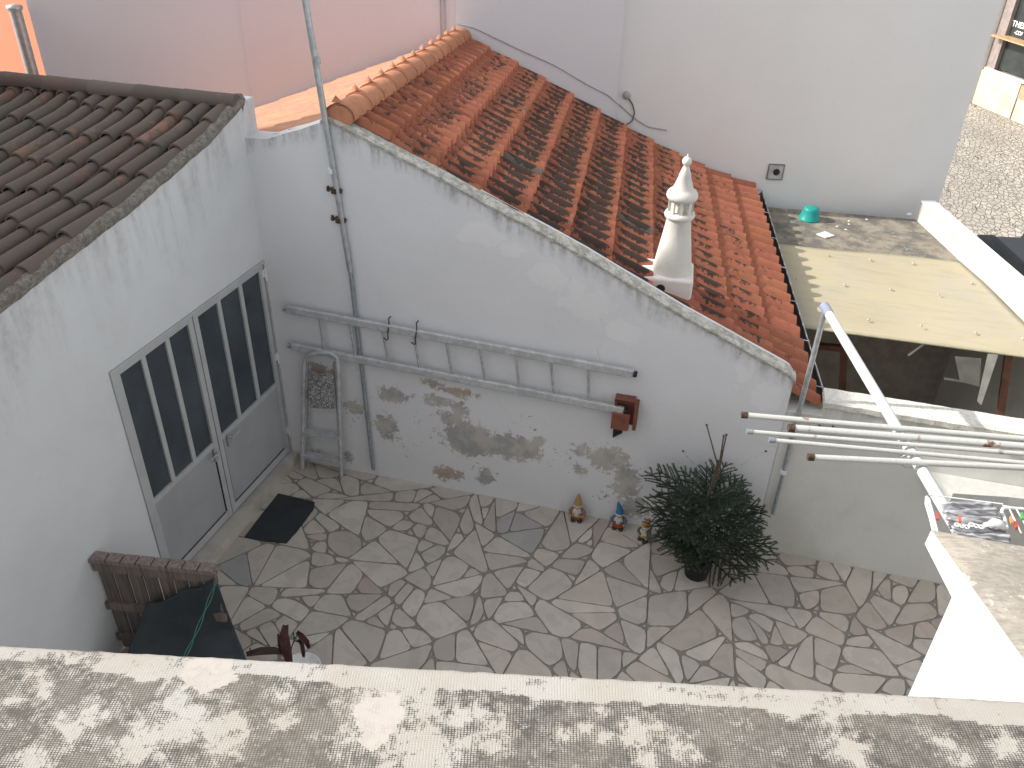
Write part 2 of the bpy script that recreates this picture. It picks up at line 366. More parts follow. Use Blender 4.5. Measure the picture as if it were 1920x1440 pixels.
PC = [(*(lambda q: (q[0], q[2]))(FWl.px(*p[0])), p[1]*.95, p[2]*.9, p[3]*1.05, p[4]) for p in peels]
SPC = [(*(lambda q: (q[0], q[2]))(FWl.px(*p)), r*.8) for p, r in [((800, 800), .45), ((760, 840), .3), ((1000, 800), .28), ((1060, 860), .4), ((1170, 880), .45), ((900, 880), .3), ((1130, 930), .3), ((1430, 712), .09), ((660, 780), .3)]]
pd, bd_, sd_ = {}, {}, {}
for j, u, z in idx:
    a = 0; br = 0; s_ = 0
    for x, y, ru, rz, k, b in PC:
        d = ((u-x)/ru)**2+((z-y)/rz)**2
        if d < 6: g = k*math.exp(-d*.62)*1.0; a = max(a, g); br = max(br, g*b)
    for x, y, r in SPC:
        d = ((u-x)**2+(z-y)**2)/r/r
        if d < 5: s_ = max(s_, .52*math.exp(-d*.5))
    pd[j], bd_[j], sd_[j] = a, br, s_
fr_ = {}
FRS = [((905, 440), .2, .12), ((960, 470), .12, .08), ((1030, 520), .2, .12), ((1100, 570), .22, .14), ((1170, 625), .16, .12), ((1395, 690), .08, .2), ((1440, 745), .14, .14), ((1080, 540), .1, .08)]
FRS = [(*(lambda q: (q[0], q[2]))(FWl.px(*p)), a, b) for p, a, b in FRS]
for j, u, z in idx:
    g = 0
    for x, y, a, b in FRS:
        d = ((u-x)/a)**2+((z-y)/b)**2
        if d < 5: g = max(g, math.exp(-d*.7))
    fr_[j] = g
mb.at = {'peel': pd, 'brick': bd_, 'speck': sd_, 'fresh': fr_}
gw = mb.build('gable_wall', m_gable); tag(gw, 'white gable wall with flaking plaster patches where the ladder hangs', 'wall')
# cement capping along the slope
mb = MB(); us = [gp[2][0]-.05+(GU1+.015-gp[2][0]+.05)*i/150 for i in range(151)]; P = []
for i, u in enumerate(us):
    z = gt2(min(u, GU1))+.002; j = noise.noise(V((u*9, 1, 0)))*.009
    P += [FWl.P(u, -.012+j, z-.012+j), FWl.P(u, -.018+j*1.2, z+.014), FWl.P(u, .0+j, z+.026+j), FWl.P(u, .07, z+.03+noise.noise(V((u*7, 5, 0)))*.008), FWl.P(u, .13+j, z+.02), FWl.P(u, .14+j, z-.09)]
for i in range(150): mb.add([], [])
b = mb.add(P, [(i*6+k, (i+1)*6+k, (i+1)*6+k+1, i*6+k+1) for i in range(150) for k in range(5)]+[(5, 4, 3, 2, 1, 0), tuple(900+k for k in range(6))])
mb.build('cement_capping', m_cap, gw)
# ---- low wall on the right, plus an added shelf for the sun patch
lt = interp([(0, FWl.px(1548, 757)[2]), (10, FWl.px(1548, 757)[2]-.02)])
L0 = FWl.px(1548, 757)[0]; 
def ltop(u): return FWl.px(1548, 757)[2] - (max(0, L0+.05-u)/.05)**2*.04 - .004*(u-L0)
_lt = ltop
def ltop2(u): return _lt(u) if u >= L0 else _lt(L0+.1)-.13
mb = MB(); idx = wallgrid(mb, FWl, ltop2, GU1+.003, 7.4, -.02, .02, .003, .2, zfun=36)
mb.at = {'peel': {}, 'brick': {}, 'speck': {}}
for j, u, z in idx: mb.at['speck'][j] = .34 if .75 < z < 1.7 else .22
lw = mb.build('low_wall', m_low); tag(lw, 'low white courtyard wall right of the gable with mildew stains and bright top', 'wall')
mb = MB(); P = []
for i in range(101):
    u = L0-.012+(7.4-L0)*i/100; z = ltop(max(u, L0+.05)); j = noise.noise(V((u*9, 3, 0)))*.007
    P += [FWl.P(u, -.015+j, z-.03+j), FWl.P(u, -.02+j, z+.02), FWl.P(u, .01, z+.035+j), FWl.P(u, .19+j, z+.035), FWl.P(u, .2+j, z-.03)]
mb.add(P, [(i*5+k, (i+1)*5+k, (i+1)*5+k+1, i*5+k+1) for i in range(100) for k in range(4)]+[(4, 3, 2, 1, 0)]); mb.build('cement_capping', m_lowcap, lw)
mb = MB(); lp = [zp(*p, 1.2) for p in [(1787, 925), (1892, 932), (1960, 940)]]  # outline follows a sun patch; this added solid stands in for it
le = [FWl.P(FWl.px(1731, 885)[0], -.003, 0), FWl.P(FWl.px(1731, 885)[0]+.05, -.06, 0)]+lp+[FWl.P(7, -.25, 0), FWl.P(7, -.003, 0)]
mb.prism([(p.x, p.y) for p in le], 1.08, 1.2); mb.build('sun_patch_ledge', m_low, lw)
# ================================================================== left house
lh = empty('left_house', (-4.25, 4, 0), 'grey white house on the left with old dark tiled roof and grey double door', 'house')
rk = [FL.px(*p) for p in [(0, 575), (125, 478), (250, 383), (390, 262), (455, 190), (483, 168)]]
slope = (rk[4][2]-rk[0][2])/(rk[4][0]-rk[0][0]); 
rp = [(-1.5, rk[0][2]-slope*(rk[0][0]+1.5))]+[(p[0], p[2]) for p in rk]; rp[-1] = (6.02, rk[4][2]+.0)
ltp = interp(rp)
DY0, DY1, DZ0, DZ1 = 3.925, 5.93, .12, 2.265
mb = MB()
wallgrid(mb, FL, ltp, -1.5, DY0-.002, -.02, .07, .008, .3, zfun=46)
wallgrid(mb, FL, ltp, DY1+.002, 6.1, -.02, .04, .006, .3, zfun=46)
def wg_over(u): return ltp(u)
nu, zs = 30, 16; ii = []
for i in range(nu+1):
    u = DY0-.002+(DY1-DY0+.004)*i/nu
    for k in range(zs+1):
        z = DZ1+.002+(ltp(u)-DZ1-.002)*k/zs; e = min(1, k/3, (zs-k)/3, i/3, (nu-i)/3)
        mb.v.append(tuple(FL.P(u, noise.noise(V((u*1.7, z*1.7, FL.o.x)))*.012*e, z))); mb.uv[len(mb.v)-1] = (u, ltp(u)-z); ii.append(len(mb.v)-1)
for i in range(nu):
    for k in range(zs):
        a = ii[i*(zs+1)+k]; b = ii[(i+1)*(zs+1)+k]; mb.f.append((a, b, b+1, a+1)); mb.fc.append(1.0); mb.sm.append(True)
mb.add([FL.P(DY0, 0, DZ1), FL.P(DY1, 0, DZ1), FL.P(DY1, .3, DZ1), FL.P(DY0, .3, DZ1)], [(3, 2, 1, 0)])
mb.build('wall', m_left, lh)
mb = MB(); mb.box(FL, -1.5, 6.1, .31, 5.5, -.02, 2.6); mb.build('house_core', m_left, lh)
# threshold step
mb = MB(); mb.hexa([V((-4.09, 3.7, -.01)), V((-4.165, 5.955, -.01)), V((-4.3, 5.955, -.01)), V((-4.3, 3.7, -.01)), V((-4.1, 3.7, .115)), V((-4.165, 5.955, .115)), V((-4.3, 5.955, .115)), V((-4.3, 3.7, .115))][0:8])
mb.build('threshold_step', plain('worn_step_stone', (.5, .47, .41), .8, 0, .12, 5, .2), lh)
# double door
MJ = 4.873
def leaf(name, a, b, hinge_right):
    d = MB(); fw = .055; zr = 1.0
    zp0 = 2.225
    d.box(FL, a, a+fw, .0, .05, DZ0+.01, DZ1-.03); d.box(FL, b-fw, b, .0, .05, DZ0+.01, DZ1-.03)
    d.box(FL, a+fw, b-fw, .002, .05, DZ1-.075, DZ1-.03); d.box(FL, a+fw, b-fw, .002, .05, zr-.05, zr); d.box(FL, a+fw, b-fw, .002, .05, DZ0+.01, DZ0+.09)
    wI = (b-a-2*fw); pw = (wI-2*.045)/3
    for k in (1, 2): u = a+fw+k*pw+(k-1)*.045; d.box(FL, u, u+.045, .004, .05, zr, DZ1-.075)
    o = d.build('door_leaf', m_frame, lh)
    q = MB(); q.box(FL, a+fw, b-fw, .012, .03, DZ0+.09, zr-.05); q.build('lower_panel', m_door, o)
    for k in range(3):
        u = a+fw+k*(pw+.045); g = MB(); g.box(FL, u, u+pw, .02, .032, zr, DZ1-.075); g.build('glass_pane', m_glass, o)
    q = MB(); e = b-fw if not hinge_right else a+fw
    s_ = -1 if not hinge_right else 1
    # black seal line beside lower panel
    q.box(FL, min(e, e+s_*.012), max(e, e+s_*.012), .006, .011, DZ0+.1, zr-.07) ; q.box(FL, a+fw+.02, b-fw-.02, .006, .011, DZ0+.09, DZ0+.1); q.build('seal', m_rubber, o)
    h = MB(); hz = 1.0 if hinge_right else .98; hu = (a+.13) if hinge_right else (b-.06)
    h.tube([FL.P(hu, .0, hz-.07), FL.P(hu, -.05, hz-.07)], .009); h.tube([FL.P(hu-.005, -.045, hz-.07), FL.P(hu+(.13 if hinge_right else -.12), -.048, hz-.065)], .009)
    h.box(FL, hu-.018, hu+.018, -.006, .0, hz-.17, hz-.03); h.build('handle', m_alu, o)
    if hinge_right:
        for zz in (2.13, 1.25, .38):
            h = MB(); h.tube([FL.P(b+.012, -.014, zz-.06), FL.P(b+.012, -.014, zz+.06)], .011); h.box(FL, b-.02, b+.03, -.008, .0, zz-.02, zz+.05); h.build('hinge', m_white, o)
leaf('door_leaf', DY0+.04, MJ-.006, False); leaf('door_leaf', MJ+.006, DY1-.045, True)
mb = MB(); mb.box(FL, DY0, DY0+.035, -.012, .06, DZ0, DZ1); mb.box(FL, DY1-.035, DY1, -.012, .06, DZ0, DZ1); mb.box(FL, DY0+.035, DY1-.035, -.012, .06, DZ1-.028, DZ1)
mb.build('door_frame', m_frame, lh)
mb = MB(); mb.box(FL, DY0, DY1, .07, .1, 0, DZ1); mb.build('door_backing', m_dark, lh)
# ---- old roof
def tile_mat(name, base, lich, lamt, spots=(.55, .5, .42), sa=.0, lo=.5, along=False):
    m = N(name); v = m.co(); t = m.attr('tint', 0); c = m.mix(1.0, base, t, 'MULTIPLY')
    c = m.mix(m.ramp(m.noise(v, 12, 5, .65), .35, .7, 0, .3), c, tuple(x*.55 for x in base))
    a = m.noise(v, 2.0, 4, .6); b_ = m.noise(v, 17, 8, .8); k = m.math('ADD', m.math('MULTIPLY', a, .75), m.math('MULTIPLY', b_, .65))
    lm = m.math('MULTIPLY', m.ramp(k, lo+.2, lo+.29), lamt)
    if along:
        la = m.attr('lich'); k = m.math('ADD', m.math('MULTIPLY', b_, .9), m.math('MULTIPLY', la, .62)); k = m.math('ADD', k, m.math('MULTIPLY', a, .3)); lm = m.math('MULTIPLY', m.ramp(k, lo+.31, lo+.38), lamt)
    c = m.mix(lm, c, lich)
    if sa: c = m.mix(m.ramp(m.noise(v, 55, 4, .75), .66, .72, 0, sa), c, spots)
    m.col(c); m.rough(.85); m.bump(m.math('ADD', m.noise(v, 40, 5, .7), m.math('MULTIPLY', m.ramp(k, lo+.2, lo+.29), .5)), .45, .006); return m.m
m_oldtile = tile_mat('old_roof_tile', (.19, .13, .105), (.11, .098, .085), .8, (.36, .34, .3), .4, .40)
m_tile = tile_mat('terracotta_tile', (.37, .135, .08), (.035, .03, .026), .93, (.5, .45, .4), .1, .5, along=True)
m_tilelight = tile_mat('clean_terracotta_tile', (.50, .26, .17), (.3, .15, .1), .3, lo=.6)
RZ = rk[4][2]; YR = 5.86
def roof_z(y): return ltp(y)
mbt = MB(); r2 = random.Random(5)
NR = 38; pitch = .162; y_end = -1.4
for i in range(NR):
    x0 = -4.30-.02-i*pitch; off = r2.uniform(0, .35)
    y = YR+.02+off*.0; k = 0; L = .40
    y = YR - off*.5 + .25
    while y > y_end:
        ya = min(y, YR-.03 + .0 + 5.4*0) ; yb = y-L-.05
        if ya-yb < .08: y -= L; continue
        tn = r2.uniform(.8, 1.15); tr = r2.choice(((1, 1, 1), (1.25, 1.02, .95), (1.05, 1.0, .92), (.9, .95, .95), (1.12, .98, .9))); tint = tuple(min(2.2, q*tn) for q in tr)
        vs = []; n = 10; jx = r2.uniform(-.008, .008); jz = r2.uniform(-.004, .006); sk = r2.uniform(-.012, .012)
        for (yy, rr, zz) in ((ya, .056, .0), ((ya+yb)/2, .062, .01), (yb, .068, .022)):
            for q in range(n+1):
                th = math.pi*q/n; vs.append((x0+jx+sk*(ya-yy)+rr*math.cos(th), yy, roof_z(yy)-.01+zz+jz+(yy-YR)*.0+rr*.86*math.sin(th)+(yy-5.86)*.055*.0+.03-(5.86-YR)*0))
        m_ = n+1; fs = [(a*m_+q, (a+1)*m_+q, (a+1)*m_+q+1, a*m_+q+1) for a in range(2) for q in range(n)]
        mbt.add(vs, fs, tint, True)
        ed = [vs[2*m_+q] for q in range(m_)]; inn = [(p[0]*.0+(x0+jx+sk*(ya-yb))+(p[0]-(x0+jx+sk*(ya-yb)))*.8, p[1]+.001, roof_z(yb)+.02+(p[2]-roof_z(yb)-.02)*.8) for p in ed]
        mbt.add(ed+inn, [(q, m_+q, m_+q+1, q+1) for q in range(n)], tint)
        y -= L
# pans between the rows
for i in range(NR):
    xa = -4.30-i*pitch-.04; vs = []
    ys = [y_end+(YR-y_end)*k/60 for k in range(61)]
    for y in ys:
        for q in range(5):
            t = q/4; vs.append((xa-t*.085-.0, y, roof_z(y)+.02-.022*math.sin(math.pi*t)+((y*2.5) % 1)*.012))
    mbt.add(vs, [(a*5+q, (a+1)*5+q, (a+1)*5+q+1, a*5+q+1) for a in range(60) for q in range(4)], (.8, .8, .75), True)
rf = mbt.build('old_tile_roof', m_oldtile, lh)
mb = MB(); yy = [y_end+.01+(YR-y_end)*k/20 for k in range(21)]; mb.add([V((x, y, roof_z(y)-.02)) for y in yy for x in (-4.27, -10.6)], [(2*k, 2*k+1, 2*k+3, 2*k+2) for k in range(20)]); mb.build('under_tile_blocker', m_dark, lh)  # dark sheet added under the tiles to stop light leaking through gaps
# ridge caps
mbt = MB(); F_R = Fr((-4.22, YR), 5.0)
k = 0; u = -.02
while u > -6.4:
    L = .42; n = 12; vs = []; tint = r2.uniform(.55, 1.0)
    if k == 2: tint = 1.5
    ct = (tint, tint*.96, tint*.98)
    for (uu, rr, zz) in ((u, .06, .0), (u-L*.5, .064, -.004), (u-L-.04, .07, -.006)):
        for q in range(n+1):
            th = math.pi*(-.12+1.24*q/n); vs.append(F_R.P(uu, rr*1.15*math.cos(th), RZ+zz+rr*math.sin(th)+.02))
    m_ = n+1; mbt.add(vs, [(a*m_+q, a*m_+q+1, (a+1)*m_+q+1, (a+1)*m_+q) for a in range(2) for q in range(n)], ct, True)
    mbt.add(vs[2*m_:]+[F_R.P(u-L-.04, 0, RZ)], [(q, q+1, m_) for q in range(n)], ct)
    mbt.add(vs[:m_]+[F_R.P(u, 0, RZ)], [(q+1, q, m_) for q in range(n)], ct)
    u -= L; k += 1
mbt.build('ridge_tiles', m_oldtile, lh)
mb = MB(); P = []; ys = [y_end+(YR+.1-y_end)*k/160 for k in range(161)]      # crusty mortar along the verge
for y in ys:
    j = noise.noise(V((0, y*8, 2)))*.02; j2 = noise.noise(V((3, y*19, 2)))*.012
    P += [(-4.245+j*.3, y, roof_z(y)-.035+j), (-4.222+j2, y, roof_z(y)+.02+j2), (-4.25+j2, y, roof_z(y)+.058+j), (-4.32, y, roof_z(y)+.055)]
mb.add(P, [(a*4+q, (a+1)*4+q, (a+1)*4+q+1, a*4+q+1) for a in range(160) for q in range(3)], None, True); mb.build('verge_mortar', m_verge, lh)
mb = MB(); mb.hexa([V((-4.25, 5.9, 3.0)), V((-4.25, 6.1, 3.0)), V((-4.42, 6.1, 3.0)), V((-4.42, 5.9, 3.0)), V((-4.25, 5.9, RZ+.04)), V((-4.25, 6.04, RZ-.03)), V((-4.42, 6.04, RZ-.03)), V((-4.42, 5.9, RZ+.04))]); mb.build('wall_end', m_left, lh)
# far slope of the old roof, falling away
mb = MB(); mb.hexa([V((-4.9, 6.0, 2.4)), V((-4.9, 7.0, 1.9)), V((-10.5, 6.6, 1.9)), V((-10.5, 5.5, 2.4)), V((-4.9, 5.83, RZ-.02)), V((-4.9, 7.0, RZ-1.1)), V((-10.5, 6.6, RZ-1.1)), V((-10.5, 5.35, RZ-.02))]); mb.build('rear_slope', m_oldtile, lh)
# ================================================================== neighbour house with terracotta roof
nh = empty('neighbour_house', (-1.5, 8.5, 0), 'house behind the gable wall with orange terracotta tiled roof, gutter and ridge', 'house')
RN = FWl.P(FWl.px(628, 222)[0]+.02, .12, gtop(FWl.px(628, 222)[0])+.02)
RF = FB.P(*[FB.px(868, 66)[0], -.14, FB.px(868, 66)[2]])
EN = pl(1533, 768, FWl.P(0, .1, 0), FWl.n); EN = V((EN.x, EN.y, EN.z)); EF = FB.P(FB.px(1411, 347)[0], -.02, FB.px(1411, 347)[2])
def bumpy(s): return -.12*max(0, math.sin(math.pi*s**1.9))
def rs(s, q):                                 # s ridge->eave, q near->far
    a = RN.lerp(EN, s); b = RF.lerp(EF, s); b = V((b.x, b.y, b.z+bumpy(s)))
    # hug the gable wall near, the big wall far
    return a.lerp(b, q)
NC, NT = 11, 23
def tiles(mbx, fn, NC, NT, rnd_, prof_h=.066, lip=.038, flip=False, s0=0.0, s1=1.0, tints=None):
    K = 10
    for c_ in range(NC):
        sa = s0+(s1-s0)*c_/NC; sb = s0+(s1-s0)*(c_+1)/NC+.004
        for t_ in range(NT):
            g = rnd_.uniform(.9, 1.1); tint = (g, g*rnd_.uniform(.95, 1.06), g*rnd_.uniform(.93, 1.08))
            if tints and (c_, t_) in tints: tint = tints[(c_, t_)]
            jz = rnd_.uniform(-.001, .001); js = rnd_.uniform(-.0015, .0015)
            vs = []
            sw = sa+(sb-sa)*.30
            for a, (s_, l_) in enumerate(((sa-.012, -.004), (sa*.65+sb*.35, lip*.35), (sa*.35+sb*.65, lip*.65), (sa*.15+sb*.85, lip*.85), (sb+js, lip))):
                for k in range(K+1):
                    w_ = k/K; q = (t_+w_)/NT
                    h = prof_h*math.sin(math.pi*min(1, w_/.6))**.7 if w_ < .6 else -.016*math.sin(math.pi*(w_-.6)/.4)
                    p = fn(max(0, min(1.02, s_)), q); vs.append(V((p.x, p.y, p.z+h+l_+jz)))
                    qq = (t_+.5)/NT; sm_ = (sa+sb)/2; dens = math.exp(-((sm_-.42-.1*(1-qq))/.36)**2)*(1-.55*qq)+.22
                    mbx.at.setdefault('lich', {})[len(mbx.v)+len(vs)-1] = (.15, .85, 1.0, .55, .12)[a]*dens*(.25+.75*math.sin(math.pi*min(1, w_/.6)) if w_ < .6 else .35)
            m_ = K+1; fs = [(a*m_+k, (a+1)*m_+k, (a+1)*m_+k+1, a*m_+k+1) for a in range(4) for k in range(K)]
            mbx.add(vs, fs, tint, True)
            lo = [V((p.x, p.y, p.z-lip*1.15)) for p in vs[4*m_:]]; mbx.add(vs[4*m_:]+lo, [(k, m_+k, m_+k+1, k+1) for k in range(K)], tint)
r3 = random.Random(9)
gry = (.42, .95, 1.35)
mbt = MB(); tiles(mbt, rs, NC, NT, r3, tints={(3, 6): gry, (6, 7): gry, (2, 14): (.8, 1, 1.2), (7, 4): gry})
mbt.build('right_roof_slope', m_tile, nh)
# left, sunlit slope
LN = FWl.P(FWl.px(455, 285)[0]-1.6, .16, FWl.px(500, 262)[2]-.05-.42*1.3)
q_ = FP.px(300, 262, -.02); 
PL0 = FP.px(855, 62, -.02); PL1 = FP.px(490, 200, -.02)
LFar0 = RF; dl = (FP.P(PL1[0], -.02, PL1[2])-FP.P(PL0[0], -.02, PL0[2])); LFar = FP.P(PL0[0], -.02, PL0[2])+dl*1.5
def ls(s, q): return RN.lerp(LN, s).lerp(LFar0.lerp(LFar, s), q)
mbt = MB(); tiles(mbt, lambda s, q: ls(s, 1-q), 10, 20, r3, .03, .014)
mbt.build('left_roof_slope', m_tilelight, nh)
# ridge tiles with raised noses
rid = MB(); n = 12; NRG = 12
for k in range(NRG):
    a = RN.lerp(RF, k/NRG); b = RN.lerp(RF, (k+1.06)/NRG); d = (b-a).normalized(); sx = d.cross(V((0, 0, 1))).normalized(); up = V((0, 0, 1))
    if k == 0: a = a-d*.1
    vs = []
    for p, rr, zz in ((a, .113, .012), (a+(b-a)*.06, .112, .012), (a+(b-a)*.5, .109, .007), (b, .106, .0)):
        for q in range(n+1):
            th = math.pi*(-.06+1.12*q/n); vs.append(p+sx*rr*1.12*math.cos(th)+up*(rr*.95*math.sin(th)+zz+.01))
    m_ = n+1; g = r3.uniform(.9, 1.1); ct = (g*1.1, g*1.25, g*1.3)
    rid.add(vs, [(x*m_+q, x*m_+q+1, (x+1)*m_+q+1, (x+1)*m_+q) for x in range(3) for q in range(n)], ct, True)
    rid.add(vs[:m_]+[V((p-(p-a).normalized()*.018)) for p in vs[:m_]], [(q, m_+q, m_+q+1, q+1) for q in range(n)], ct)
    if k == 0: rid.add(vs[:m_]+[a-up*.1], [(q, q+1, m_) for q in range(n)], ct)
    t = a+up*.135+sx*-.02                      # raised nose
    rid.add([t+sx*.035, t-sx*.035, t+d*.12+up*-.01, t+up*.055+d*.01], [(0, 1, 3), (1, 2, 3), (2, 0, 3)], ct, True)
mbt = rid.build('ridge_tiles', tile_mat('ridge_terracotta', (.47, .19, .105), (.2, .1, .07), .35, lo=.55), nh)
# house body below
mb = MB()
pn = [rs(0, 0), rs(1, 0), rs(1, 1), rs(0, 1), ls(1, 1), ls(1, 0)]
mb.hexa([V((p.x, p.y, -.8)) for p in (FWl.P(.1, .2, 0), FWl.P(4.42, .2, 0), FB.P(-.12, -.05, 0), FB.P(-3.9, -.3, 0))]+[V((p.x, p.y, z)) for p, z in ((FWl.P(.1, .2, 0), 1.9), (FWl.P(4.42, .2, 0), EN.z-.25), (FB.P(-.12, -.05, 0), EF.z-.25), (FB.P(-3.9, -.3, 0), 1.9))])
mb.build('wall', m_low.copy() if False else m_bright, nh)
# gutter
mb = MB(); gs, ge = rs(1, -.02)+V((.075, -.05, -.06)), rs(1, 1)+V((.07, 0, -.06)); n = 8; rr = .06
d = (ge-gs).normalized(); sx = d.cross(V((0, 0, 1))).normalized(); vs = []
for p in [gs.lerp(ge, i/20) for i in range(21)]:
    for q in range(n+1): th = math.pi*q/n; vs.append(p+sx*rr*math.cos(th)-V((0, 0, 1))*rr*math.sin(th))
    for q in range(n, -1, -1): th = math.pi*q/n; vs.append(p+sx*(rr-.006)*math.cos(th)-V((0, 0, 1))*(rr-.006)*math.sin(th))
m_ = 2*n+2; mb.add(vs, [(a*m_+q, a*m_+(q+1) % m_, (a+1)*m_+(q+1) % m_, (a+1)*m_+q) for a in range(20) for q in range(m_)], None, True)
gu = mb.build('gutter', plain('dark_gutter', (.06, .06, .06), .4, .3), nh)
mb = MB(); mb.tube([gs+sx*rr+V((0, 0, .004)), ge+sx*rr+V((0, 0, .004))], .008, 8); mb.build('gutter_rim', m_galv, gu)
for i in range(7):
    p = rs(1, .06+i*.15); mb = MB(); mb.tube([p+V((-.12, 0, .045)), p+sx*.1+V((.0, 0, .02))], .006, 6); mb.build('gutter_bracket', m_galv, gu)
# ---- chimney
ch = empty('chimney', (-.77, 6.85, 2.2), 'white whitewashed chimney with pierced lantern and ball finial on the orange roof', 'chimney')
FC = Fr((-.775, 6.9), 8)
mb = MB(); mb.box(FC, -.26, .2, -.2, .2, 1.9, 2.345)
ob = mb.build('chimney_base', m_block, ch); bv = ob.modifiers.new('b', 'BEVEL'); bv.width = .025; bv.segments = 3
mb = MB(); 
mb.tube([FC.P(-.07, -.203, 2.25), FC.P(-.07, -.06, 2.25)], .04, 16); mb.build('vent_hole', m_dark, ob)
mb = MB(); o = V((-.765, 6.9, -.01))
mb.lathe([(.17, 2.345), (.167, 2.38), (.15, 2.5), (.125, 2.66), (.102, 2.83), (.106, 2.838), (.124, 2.85), (.13, 2.87), (.122, 2.89), (.1, 2.897)], o, 32); mb.build('cone', m_chim, ch)
mb = MB()
for k in range(8):
    th = 2*math.pi*k/8+.2; c = V((math.cos(th), math.sin(th), 0)); t = V((-c.y, c.x, 0)); p = o+c*.092
    mb.hexa([V(q) for q in [p-t*.013-c*.012+V((0, 0, 2.893)), p+t*.013-c*.012+V((0, 0, 2.893)), p+t*.016+c*.012+V((0, 0, 2.893)), p-t*.016+c*.012+V((0, 0, 2.893)), p-t*.013-c*.012+V((0, 0, 3.0)), p+t*.013-c*.012+V((0, 0, 3.0)), p+t*.016+c*.012+V((0, 0, 3.0)), p-t*.016+c*.012+V((0, 0, 3.0))]])
mb.lathe([(.055, 2.89), (.05, 3.01)], o, 12); mb.build('lantern', m_chim, ch)
mb = MB(); mb.lathe([(.09, 2.995), (.118, 3.005), (.132, 3.03), (.13, 3.055), (.112, 3.08), (.09, 3.092), (.086, 3.1), (.083, 3.105), (.05, 3.2), (.052, 3.205), (.028, 3.275), (.02, 3.29), (.024, 3.295), (.034, 3.305), (.04, 3.325), (.036, 3.345), (.022, 3.36), (.008, 3.366), (.005, 3.385), (0, 3.39)], o, 28)
mb.build('cap_and_finial', m_chim, ch)
# ================================================================== big white building, pink building, orange building
bb = empty('white_building', (0, 12, 0), 'tall plain white building wall behind the orange roof', 'building')
mb = MB(); U1 = FB.px(1880, 0)[0]; US = FB.px(1153, 200)[0]; H = 8
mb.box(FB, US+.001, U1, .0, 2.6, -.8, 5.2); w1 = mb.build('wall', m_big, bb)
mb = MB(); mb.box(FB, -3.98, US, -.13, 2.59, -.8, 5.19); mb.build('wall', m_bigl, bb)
mb = MB(); q = FB.px(1454, 322); mb.box(FB, q[0]-.095, q[0]+.095, -.012, .004, q[2]-.095, q[2]+.095); vt = mb.build('wall_vent', plain('vent_plate', (.5, .5, .5), .7), bb)
mb = MB(); mb.tube([FB.P(q[0]+.01, -.02, q[2]), FB.P(q[0]+.01, .0, q[2])], .045, 16); mb.build('vent_hole', m_dark, vt)
mb = MB()
for s_ in (-1, 1):
    mb.box(FB, q[0]+s_*.1-.008, q[0]+s_*.1+.008, -.016, .0, q[2]-.105, q[2]+.105); mb.box(FB, q[0]-.092, q[0]+.092, -.0165, .0, q[2]+s_*.1-.008, q[2]+s_*.1+.008)
mb.build('vent_rim', plain('vent_rim', (.22, .22, .22), .7), vt)
def cable(name, F, pts, r, mat, off, lab):
    c = MB(); P = []
    Q = [F.P(*F.px(*p, off)) for p in pts]
    for i in range(len(Q)-1):
        for k in range(6): P.append(Q[i].lerp(Q[i+1], k/6))
    P.append(Q[-1]); P2 = [P[0]]+[(P[i-1]+P[i]*2+P[i+1])/4 for i in range(1, len(P)-1)]+[P[-1]]; P3 = [P2[0]]+[(P2[i-1]+P2[i]*2+P2[i+1])/4 for i in range(1, len(P)-1)]+[P2[-1]]
    c.tube(P3, r, 6); return tag(c.build(name, mat), lab, 'cable')
m_cable = plain('grey_cable', (.4, .4, .41), .6); m_cabled = plain('dark_cable', (.14, .14, .15), .6)
cable('wall_cable', FB, [(858, 45), (890, 52), (930, 72), (985, 98), (1040, 122), (1100, 158), (1140, 178), (1158, 195)], .007, m_cable, -.14, 'thin grey cable running down the white wall above the tiled roof')
cable('wall_cable', FB, [(1160, 195), (1190, 222), (1215, 238), (1250, 244)], .007, m_cable, -.012, 'short end of grey cable drooping on the white wall below the round cap')
cable('wall_cable', FB, [(1175, 180), (1186, 195), (1190, 212), (1185, 228), (1170, 236)], .009, m_cabled, -.02, 'short dark cable curling out of the round cap on the white wall')
mb = MB(); q = FB.px(1175, 178); mb.lathe([(.05, 0), (.05, .03), (.035, .05), (0, .052)], FB.P(q[0], 0, q[2]), 16, ax=Matrix((FB.d, V((0, 0, 1)), -FB.n)).transposed()); tag(mb.build('cable_cap', plain('cap_grey', (.42, .4, .38))), 'small round grey cap on the white wall where a cable comes out', 'cap')
pk = empty('pink_building', (-7, 10.5, 0), 'tall pale pinkish building wall at the upper left behind the roofs', 'building')
mb = MB(); PU0 = FP.px(80, 128)[0]; PU1 = 0.0; PUm = FP.px(455, 60)[0]
mb.box(FP, PU0, PUm, .03, 2.4, -.8, 5.6); mb.build('wall', plaster('plaster_bluish', (.60, .585, .625), blot=.03, bump=.12), pk)
mb = MB(); mb.box(FP, PUm+.001, PU1, .0, 2.41, -.8, 5.61); pw = mb.build('wall', m_pink, pk)
a = FP.px(833, 0, -.02); mb = MB(); mb.tube([FP.P(a[0], -.02, 2.5), FP.P(a[0], -.02, 7)], .012, 8); mb.tube([FP.P(a[0]-.05, -.01, 2.5), FP.P(a[0]-.05, -.01, 7)], .006, 6); mb.build('conduit', m_cable, pw)
FO = Fr(tuple(FP.P(PU0, .35, 0))[:2], -20)
og = empty('orange_building', tuple(FO.o), 'bright orange building at the top left corner', 'building')
mb = MB(); mb.box(FO, -7, -.02, 0, 5, -.8, 6.5); mb.build('wall', m_orange, og)
